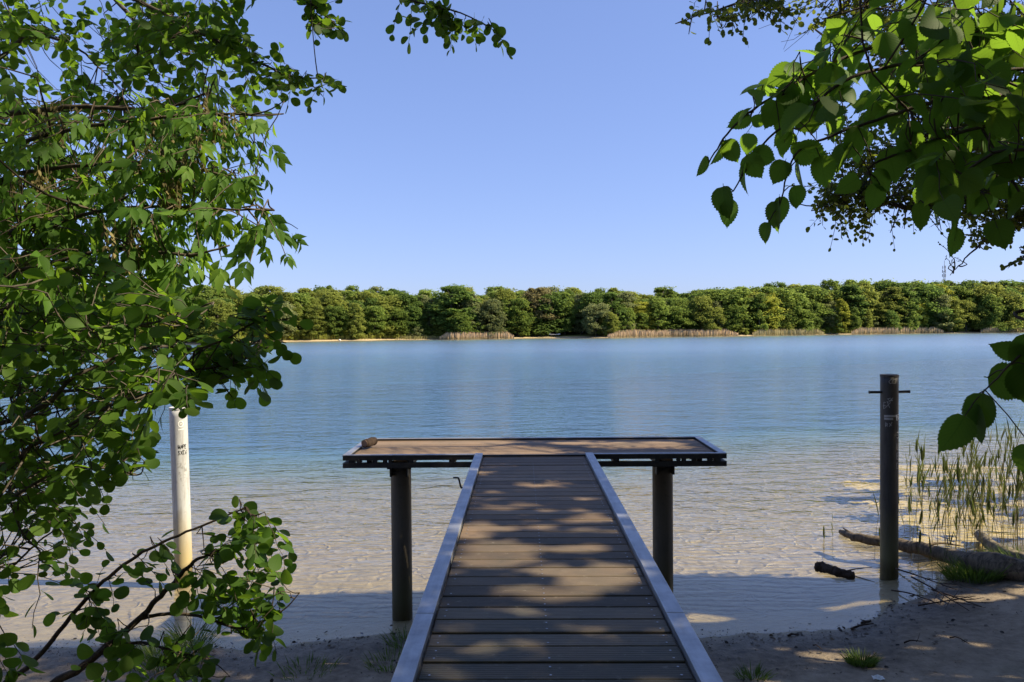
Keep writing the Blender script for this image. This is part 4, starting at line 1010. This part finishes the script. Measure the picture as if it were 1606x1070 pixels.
Q.fill([(1085, 15), (1240, -10), (1240, 15), (1150, 35), (1090, 32)], 34, 7.04, 7.36, .42, 10, .066, f3, **kw)
Q.fill([(1240, -10), (1420, -30), (1400, 60), (1270, 50)], 170, 8.00, 8.90, .8, 17, SZ, [f3, f4], **kw)
Q.fill([(1300, 30), (1620, 0), (1620, 250), (1480, 230), (1400, 120)], 300, 7.60, 8.90, .8, 17, SZ, [f2, f4], **kw)
Q.fill([(1290, 215), (1480, 200), (1620, 190), (1620, 300), (1400, 310), (1300, 290)], 230, 7.20, 8.80, .8, 17, SZ, [f0, f2], **kw)
Q.fill([(1265, 290), (1370, 290), (1375, 330), (1330, 350), (1275, 325)], 46, 7.20, 7.68, .5, 14, SZ, f0, **kw)
Q.fill([(1500, 305), (1620, 300), (1620, 350), (1560, 365), (1500, 350)], 80, 7.20, 7.84, .5, 14, SZ, [f0, f1], **kw)
Q.fill([(1592, 370), (1650, 370), (1650, 425), (1592, 420)], 9, 6.72, 6.96, .3, 10, SZ, f5, **kw)
Q.fill([(1480, 390), (1530, 385), (1500, 435), (1485, 430)], 4, 7.44, 7.60, .25, 6, .028, f1, **kw)
Q.fill([(1380, 330), (1500, 325), (1490, 355), (1400, 350)], 3, 7.44, 7.60, .4, 4, .04, f0, **kw)
Q.fill([(1540, 330), (1606, 340), (1540, 395), (1520, 385)], 5, 7.44, 7.60, .5, 4, .035, f1, **kw)
Q.ok = None
# the rest of the crown, out of view, shaped to cast shade and sun patches
f6 = [Q.limb([tk(z), Q.base + np.array([dx * .5, dy * .5, z + 1.2]), Q.base + np.array([dx, dy, z + 1.8])], .07, .015) for z, dx, dy in
      [(4, -2.5, -4), (5, 3, -4), (6, -4, 0), (6.5, -3, 3.5), (7, 3.5, 2.5), (8, -3, -3.5), (9, 2.5, -3), (9.5, -3, 1.5), (10.5, -1.5, -3), (11, 1, 2), (5, -1, -5.5), (7, 1, -5)]]
cb = MB(); NB = 0
while NB < 17000:
    p = np.array([11, 3.6, 8.6]) + np.array([5.6, 7.6, 5.6]) * (lambda v: nrm(v) * rng.random() ** .4)(rng.normal(size=3))
    if p[2] < 2.6: continue
    pp = proj(p)
    if pp[2] > .2 and -40 < pp[0] < 1650 and -40 < pp[1] < 1110: continue
    if not shadow_ok(p): continue
    add_leaf(cb, T_SMALL, p - Q.base, rv() + [0, 0, -.4], rv(.6) + UP * .5 + SD * .5, rng.uniform(.14, .20), rng.random()); NB += 1
NB = 0
while NB < 21000:  # extra unseen leaves set along sun rays to shade shore and jetty
    tx, ty = rng.uniform(-7.5, 6.2), rng.uniform(1.5, 11)
    if NB > 17000: tx, ty = rng.uniform(1, 5.6), rng.uniform(8, 11)
    if tx < -2.4 and ty > 8.6 and rng.random() < .45: continue
    lx = rng.uniform(max(6.3, tx + 3.6), 15.5); t = (lx - tx) / SD[0]; p = np.array([tx, ty, 0]) + SD * t
    if p[2] < 2.4 or p[2] > 14.5: continue
    pp = proj(p)
    if pp[2] > .2 and -40 < pp[0] < 1650 and -40 < pp[1] < 1110: continue
    if not shadow_ok(p): continue
    add_leaf(cb, T_SMALL, p - Q.base, rv() + [0, 0, -.4], rv(.6) + UP * .4 + SD * .8, rng.uniform(.13, .19), rng.random()); NB += 1
for k in range(420):  # unseen leaf cluster added only to shade the right post
    p = np.array([pR[0], pR[1], rng.uniform(.9, 2.9)]) + SD * rng.uniform(4.5, 9.5) + np.array([rng.normal() * .3, rng.uniform(-.45, .2), rng.normal() * .15])
    pp = proj(p)
    if pp[0] < 1650: continue
    add_leaf(cb, T_SMALL, p - Q.base, rv() + [0, 0, -.4], rv(.6) + SD, rng.uniform(.10, .16), rng.random())
f7 = Q.limb([tk(4.2), np.array([11.5, 9, 5.0]), np.array([10.8, 10.6, 5.2])], .05, .01)  # limb added to carry the shading cluster
Q.finish()
cb.build('crown', M_ALDERFAR, Q.root, True)

#  unseen canopy added above the viewpoint to darken the shade
O = Tree('alder_tree', (-2.6, -3.2, gz(-2.6, -3.2)), 'unseen alder added behind the viewer, its crown dimming the light at the jetty start', 'tree', M_ALDERFAR, M_BARK, [T_SMALL])
O.trunk([O.base - [0, 0, .3], O.base + [0, 0, 4], O.base + [.3, .2, 8], O.base + [.5, .6, 12]], .24, .06)
tk = lambda z: np.array([np.interp(z, O.trunkpts[:, 2], O.trunkpts[:, i]) for i in range(3)])
for z, dx, dy in [(6, -3, 2), (6.5, 4, 2.5), (7, 1, 5), (7.5, -4, -2), (8, 4.5, -2), (9, 3, 4), (9.5, -2, 4)]: O.limb([tk(z), tk(z) + [dx * .5, dy * .5, .9], tk(z) + [dx, dy, 1.2]], .06, .012)
O.finish(); ob = MB(); NB = 0
while NB < 8000:
    p = np.array([-.5, -1.0, 9.3]) + np.array([7.5, 6.5, 2.6]) * (lambda v: nrm(v) * rng.random() ** .35)(rng.normal(size=3))
    pp = proj(p)
    if pp[2] > .2 and -60 < pp[0] < 1670 and pp[1] > -60: continue
    if not shadow_ok(p): continue
    add_leaf(ob, T_SMALL, p - O.base, rv() + [0, 0, -.4], rv(.5) + UP, rng.uniform(.14, .20), rng.random()); NB += 1
ob.build('crown', M_ALDERFAR, O.root, True)

# ------------------------------------------------------------------ forest across the lake
def crown_mesh(name, H, Rx, base, lobes, cards, size, seed, top=0.0, shape='round'):
    g = np.random.default_rng(seed); mb = MB()
    cs = []
    while len(cs) < lobes:
        u = g.random(); a = g.uniform(0, 6.283)
        if shape == 'round': prof = math.sin(math.pi * (.12 + .80 * u)) ** .6
        elif shape == 'tall': prof = (.55 + .45 * math.sin(math.pi * (.1 + .75 * u))) * (1 - .55 * u ** 3)
        else: prof = math.sqrt(max(0, 1 - (u * .95) ** 2))
        r = Rx * prof * math.sqrt(g.uniform(.35, 1)) * .80
        cs.append((np.array([r * math.cos(a), r * math.sin(a), base + (H - base) * (.05 + .86 * u)]), g.uniform(.09, .25) * Rx * 1.2, g.uniform(.25, .75)))
    V = []; Fc = []; Tn = []
    per = cards // lobes
    for c, r, tn in cs:
        d = g.normal(size=(per, 3)); d[:, 2] = d[:, 2] * .9 + .35; d /= np.linalg.norm(d, axis=1)[:, None]
        rr = r * (.55 + .5 * g.random(per) + .5 * (g.random(per) < .08)); pos = c + d * rr[:, None] * np.array([1.15, 1.15, .72])
        nn = d + g.normal(size=(per, 3)) * .55 + np.array([0, 0, .35]); nn /= np.linalg.norm(nn, axis=1)[:, None]
        tx = np.cross(nn, g.normal(size=(per, 3))); tx /= np.linalg.norm(tx, axis=1)[:, None]; ty = np.cross(nn, tx)
        s = size * g.uniform(.5, 1.3, per)[:, None]
        k = len(V) * 1
        quad = np.stack([pos - tx * s * .5, pos - ty * s * .32 + nn * s * .1, pos + tx * s * .55 - nn * s * .12, pos + ty * s * .36 + nn * s * .06], 1)
        V.append(quad.reshape(-1, 3)); Tn.append(np.repeat(np.clip(tn + g.normal(size=per) * .12, 0, 1), 4))
    v = np.concatenate(V); n = len(v) // 4
    mb.add(v, np.arange(len(v)).reshape(n, 4).tolist(), np.concatenate(Tn))
    return mb.mesh(name, False)
def trunk_mesh(H, r, seed, limbs=6):
    g = np.random.default_rng(seed); mb = MB(); z = np.linspace(-.6, H * .85, 8)
    q = np.stack([.02 * H * np.sin(z * .4 + seed), .02 * H * np.cos(z * .3), z], -1); mb.tube(q, np.linspace(r, r * .25, 8), 7)
    for k in range(limbs):
        zz = g.uniform(.3, .8) * H; a = g.uniform(0, 6.28); l = H * .18
        mb.tube([(0, 0, zz), (l * .5 * math.cos(a), l * .5 * math.sin(a), zz + l * .4), (l * math.cos(a), l * math.sin(a), zz + l)], [r * .35, r * .22, r * .08], 5)
    return mb.mesh('trunk', True)
def fmat(name, d, m_, l): return leaf_mat(name, d, m_, l, tuple(c * 1.9 for c in l), .42, .7, .1, veins=False, rnd=.55)
FM = {'dark': fmat('dark_green_foliage', (.04, .07, .018), (.075, .12, .027), (.125, .185, .042)),
      'mid': fmat('mid_green_foliage', (.065, .105, .02), (.115, .165, .032), (.18, .235, .05)),
      'olive': fmat('olive_foliage', (.09, .115, .02), (.15, .18, .035), (.22, .245, .055)),
      'yellow': fmat('yellow_green_foliage', (.12, .14, .015), (.21, .23, .028), (.29, .30, .05)),
      'grey': fmat('grey_green_foliage', (.085, .105, .04), (.14, .165, .065), (.20, .22, .095)),
      'brown': fmat('brownish_foliage', (.10, .09, .035), (.16, .14, .06), (.21, .185, .085))}
PROTO = []
for i, (H, Rx, base, lob, cards, size, shape) in enumerate([(16, 5.0, .6, 105, 9000, .58, 'round'), (17, 4.4, .4, 100, 9000, .56, 'tall'), (15, 5.4, .8, 105, 9000, .58, 'round'), (18, 4.8, 1.0, 110, 9200, .56, 'tall'), (16, 4.2, .4, 90, 8000, .54, 'tall'), (14, 5.6, .3, 105, 9000, .58, 'dome')]):
    PROTO.append((H, Rx, crown_mesh('crown', H, Rx, base, lob, cards, size, 40 + i, shape=shape), trunk_mesh(H, .26, i)))
SHRUB = [(4.5, crown_mesh('foliage', 4.5, 2.7, .1, 16, 1500, .50, 70, shape='dome')), (3.2, crown_mesh('foliage', 3.2, 2.2, .05, 12, 1100, .42, 71, shape='dome')), (2.2, crown_mesh('foliage', 2.2, 2.0, .0, 10, 900, .36, 72, shape='dome'))]
mats_cache = {}
def with_mat(me, mat):
    k = (me.name, mat.name)
    if k not in mats_cache:
        c = me.copy(); c.materials.clear(); c.materials.append(mat); mats_cache[k] = c
    return mats_cache[k]
for k, (x, y, H, pi, kd) in enumerate([(-8, -9, 16, 2, 'mid'), (-2, -12, 17, 3, 'dark'), (4, -8, 16, 2, 'mid'), (9, -13, 17, 0, 'dark'), (15, -7, 16, 5, 'mid'), (2, -17, 18, 3, 'mid'), (19, -1, 14, 4, 'dark')]):  # unseen trees added behind the viewer to block sky fill
    h, rx, cm, tm = PROTO[pi]; e = empty('broadleaf_tree', (x, y, gz(x, y) - .1), k * 1.3); s = H / h; e.scale = (s, s, s)
    link('crown', with_mat(cm, FM[kd]), None, e); link('trunk', with_mat(tm, M_BARK), None, e)
    tag(e, 'unseen broadleaf tree of the near-shore wood, added behind the viewer to cut sky light', 'tree', 'trees of the wood on the near shore')
ZONES = [(-400, 330, 'behind the left foreground leaves'), (330, 640, 'above the bare far-left beach'), (640, 830, 'behind the first reed bed'), (830, 945, 'at the dark gap with the white boat'), (945, 1165, 'behind the longest reed bed'), (1165, 1345, 'behind the yellowish reed bed'), (1345, 1482, 'behind the reed bed below the mast'), (1482, 2200, 'beyond the pale right-hand beach')]
KN = {'dark': 'dark green', 'mid': 'mid green', 'olive': 'olive green', 'yellow': 'bright yellow-green', 'grey': 'pale grey-green', 'brown': 'light brown'}
def zone(px): return next((t for a, b, t in ZONES if a <= px < b), 'far along the shore')
TREES = []
def far_tree(px, w, H, kind, proto=None, label=None, wide=1.0):
    i = int(rng.integers(len(PROTO))) if proto is None else proto
    h, rx, cm, tm = PROTO[i]; p = shore(px, w); s = H / h
    e = empty('broadleaf_tree', (p[0], p[1], far_z(w) - .1), rng.uniform(0, 6.28))
    k = s * wide * rng.uniform(.9, 1.65)
    e.scale = (k, k, s)
    link('crown', with_mat(cm, FM[kind]), None, e); link('trunk', with_mat(tm, M_BARK), None, e)
    row = 'front row' if w < 9 else ('second row' if w < 17 else 'rear')
    tag(e, label or f'{KN[kind]} tree in the {row} {zone(px)}' if row != 'rear' else label or f'{KN[kind]} crown on the back skyline {zone(px)}', 'tree', 'trees of the far forest')
    return e
def pick(px, row):
    if px < 430: w = [('olive', .45), ('mid', .35), ('yellow', .12), ('dark', .08)]
    elif px < 640: w = [('mid', .40), ('olive', .40), ('dark', .12), ('grey', .08)]
    elif px < 1000: w = [('mid', .42), ('dark', .26), ('olive', .22), ('grey', .10)]
    else: w = [('dark', .34), ('mid', .36), ('olive', .22), ('yellow', .04), ('grey', .04)]
    r = rng.random()
    for k, q in w:
        r -= q
        if r < 0: return k
    return 'mid'
def topH(px):      # height of the tree line seen in the photo above the far water line, in metres
    xs = [0, 330, 420, 520, 640, 712, 760, 845, 940, 1060, 1160, 1230, 1300, 1400, 1480, 1606, 1800]
    ys = [452, 440, 446, 447, 450, 443, 450, 446, 450, 449, 444, 440, 437, 441, 437, 440, 440]
    d = np.interp(px, [a for a, b in _fs], [b for a, b in _fs]); return CAMZ + (hor(px) - np.interp(px, xs, ys)) / F * d
for row, (w0, step, hs) in enumerate([(5.0, 25, .78), (11.0, 27, .91), (18.0, 28, .96), (27.0, 32, .97), (38.0, 40, .97)]):
    px = -70 + row * 9.0
    while px < 1720:
        w = w0 + rng.uniform(-1.8, 1.8)
        d = np.interp(px, [a for a, b in _fs], [b for a, b in _fs])
        H = (topH(px) * (d + w) / d - far_z(w)) * hs * rng.uniform(.76, 1.07)
        if row == 0: H *= rng.uniform(.72, 1.08)
        if not (row == 0 and 860 < px < 925):
            far_tree(px, w, H, pick(px, row))
        px += step * 230 / d * rng.uniform(.75, 1.2) * (1.0 if row < 3 else 1.0)
far_tree(712, 7, topH(712) - .2, 'dark', 3, 'tallest dark green tree with a broad notched top above the first reed bed', 1.35)
far_tree(740, 6, topH(740) * .86, 'grey', 1, 'grey-green tree leaning against the tallest tree by the first reed bed', 1.1)
far_tree(845, 9, topH(845) - .3, 'brown', 0, 'light brown rounded crown standing out on the skyline above the dark gap', 1.0)
far_tree(1190, 12, topH(1190) * .86, 'yellow', 2, 'bright yellowish crown in the middle of the forest above the yellowish reed bed')
far_tree(1062, 4.5, 10.5, 'mid', 5, 'low wide dome-shaped tree close behind the longest reed bed', 1.2)
far_tree(1122, 5, 12.5, 'grey', 4, 'slim pale grey-green tree at the right end of the longest reed bed')
far_tree(1575, 6, 17, 'olive', 5, 'broad sunlit olive tree with a deep shadow on its left side', 1.3)
far_tree(1420, 6, 13, 'mid', 4, 'bushy pointed green tree beside the reed bed below the mast', 1.1)
SL = {'mid': 'green', 'olive': 'olive', 'yellow': 'yellow-green', 'grey': 'pale grey-green', 'dark': 'dark'}
for px0, px1, n, kinds, ids in [(300, 640, 30, ['yellow', 'olive', 'mid'], [2, 1, 2]), (640, 700, 7, ['mid', 'grey', 'olive'], [1, 0]), (700, 830, 7, ['mid', 'dark'], [0, 1]), (925, 1000, 6, ['grey', 'mid'], [0, 0, 1]), (1165, 1200, 3, ['olive', 'yellow'], [1]), (1270, 1350, 10, ['yellow', 'olive', 'mid'], [1, 2, 0]), (1370, 1480, 11, ['grey', 'mid', 'olive'], [0, 1]), (1480, 1680, 14, ['grey', 'mid'], [0, 1])]:
    for k in range(n):
        px = px0 + (px1 - px0) * (k + rng.random()) / n; h, me = SHRUB[ids[k % len(ids)]]; kd = kinds[k % len(kinds)]; w = rng.uniform(3.2, 5.5); p = shore(px, w)
        e = empty('shrub', (p[0], p[1], far_z(w) - .1), rng.uniform(0, 6.28)); s = rng.uniform(.8, 1.2); e.scale = (s * 1.1, s * 1.1, s)
        link('foliage', with_mat(me, FM[kd]), None, e)
        tag(e, f'low {SL[kd]} shrub at the forest foot {zone(px)}', 'shrub', 'shrubs along the far shore')
# reed beds across the lake
def reed_bed(px0, px1, label, h, col, w0=-2.0, w1=2.2, dens_=16, name='reeds'):
    mb = MB(); d = np.interp((px0 + px1) / 2, [a for a, b in _fs], [b for a, b in _fs]); n = int((px1 - px0) / F * d * dens_ * 2.4)
    for k in range(n):
        u = rng.random(); px = px0 + (px1 - px0) * u; w = rng.uniform(w0, w1); p = shore(px, w); p[2] = max(-.3, far_z(w))
        hh = h * rng.uniform(.75, 1.08) * min(1, .45 + 6 * min(u, 1 - u)) * (1 + .05 * math.sin(px * .09))
        a = rng.uniform(-.6, .6); s = np.array([math.cos(a), math.sin(a), 0]) * rng.uniform(.03, .07); top = p + np.array([rng.normal() * .12, rng.normal() * .12, hh])
        mid_ = p + (top - p) * .72
        mb.add([p - s * .6, p + s * .6, mid_ + s, top, mid_ - s], [(0, 1, 2, 3, 4)], [.1, .1, .6, .95, .6])
    m = NT(label[:20].replace(' ', '_')); t = m.attr('tint'); g = m.noise(m.pos(), .5, 3)
    m.set(Base_Color=m.ramp(m.math('ADD', t, m.math('MULTIPLY', m.math('SUBTRACT', g, .5), .5)), [(0, (.20, .18, .07)), (.45, col), (1, tuple(c * 1.15 for c in col))]), Roughness=.9, Specular_IOR_Level=.1)
    tag(mb.build(name, m.m), label, kind='stuff')
TAN = (.56, .39, .23)
reed_bed(690, 806, 'first tan reed bed on the far shore left of the dark gap', 2.3, TAN)
reed_bed(620, 700, 'sparse green reeds thinning out along the far left beach', 1.1, (.24, .22, .08), 0, 3, 9)
reed_bed(953, 1158, 'long tan reed bed right of the dark gap on the far shore', 2.5, TAN)
reed_bed(1180, 1292, 'yellowish reed bed beyond the small sandy break on the far shore', 2.3, (.46, .37, .18))
reed_bed(1336, 1480, 'tan reed bed below the mast on the far shore', 2.6, (.50, .36, .21))
reed_bed(1538, 1720, 'tan reed bed at the right end of the far shore', 2.7, (.50, .36, .21))
HERB = (.25, .26, .05)
reed_bed(290, 700, 'bright green herbs along the foot of the wood above the far left beach', 1.5, HERB, 2.6, 6.5, 10, 'herbs')
reed_bed(1270, 1350, 'bright green herbs between the reed beds at the right of the far shore', 1.6, HERB, 2.2, 6, 12, 'herbs')
reed_bed(1375, 1520, 'bright green herbs behind the reeds and pale beach at the far right', 1.8, HERB, 3.2, 7, 9, 'herbs')
# white boat in the dark gap
p = shore(870, 2.5); e = empty('boat', (p[0], p[1], far_z(2.5) + .75), R(3)); tag(e, 'small white boat lying on a low rack in the dark gap of the far shore', 'boat')
mb = MB(); t = np.linspace(-1, 1, 13); v = []
for a in t:
    wd = .45 * (1 - abs(a) ** 2.5) + .02; up = .18 * a * a
    v += [(a * 1.8, -wd, .26 + up), (a * 1.8, -wd * .6, .02 + up * .8), (a * 1.8, wd * .6, .02 + up * .8), (a * 1.8, wd, .26 + up)]
mb.add(v, [(i * 4 + j, i * 4 + j + 1, i * 4 + j + 5, i * 4 + j + 4) for i in range(12) for j in range(3)]); mb.build('hull', M_WHITEINK, e)
mb = MB(); 
for x in (-1.1, 1.1): mb.box((x - .05, -.4, .0), (x + .05, .4, .035)); mb.bar((x, -.35, 0), (x, -.35, -.85), .08, .08); mb.bar((x, .35, 0), (x, .35, -.85), .08, .08)
mb.build('rack', M_BARK, e)
p = shore(533, .6); mb = MB(); mb.tube([(-.35, 0, .1), (-.15, 0, .2), (.1, 0, .22), (.35, 0, .1)], [.08, .22, .22, .06], 9, wob=.12)
tag(mb.build('stone', M_WHITEINK, loc=(p[0], p[1], far_z(.6))), 'small white stone on the waterline of the far left beach', 'stone')
# lattice mast above the trees
p = shore(1481, 120); d = p[1]; zt = CAMZ + (hor(1481) - 409) / F * d
e = empty('radio_mast', (p[0], p[1], far_z(120))); tag(e, 'thin grey lattice mast rising above the trees at the right', 'mast')
hz0 = zt - far_z(120); mb = MB()
for a in range(3):
    c = np.array([math.cos(a * 2.094), math.sin(a * 2.094), 0]) * .55; mb.bar(c, c + [0, 0, hz0 * .82], .13, .13)
    c2 = np.array([math.cos(a * 2.094 + 2.094), math.sin(a * 2.094 + 2.094), 0]) * .55
    for z in np.arange(1, hz0 * .82, 1.4): mb.bar(c + [0, 0, z], c2 + [0, 0, min(z + 1.3, hz0 * .82)], .07, .07)
mb.build('lattice', M_GALV, e); mb = MB(); mb.tube([(0, 0, hz0 * .81), (0, 0, hz0)], .12, 6); mb.build('pole', M_GALV, e)
for z, r, l in ((.86, .8, 1.6), (.79, .9, 1.8), (.72, .9, 1.5)):
    for a in range(3):
        c = np.array([math.cos(a * 2.094 + .4), math.sin(a * 2.094 + .4), 0]) * r; mb = MB(); mb.box((c[0] - .15, c[1] - .12, hz0 * z), (c[0] + .15, c[1] + .12, hz0 * z + l)); mb.bar((0, 0, hz0 * z + l / 2), (c[0], c[1], hz0 * z + l / 2), .08, .08); mb.build('antenna', M_GALV, e)
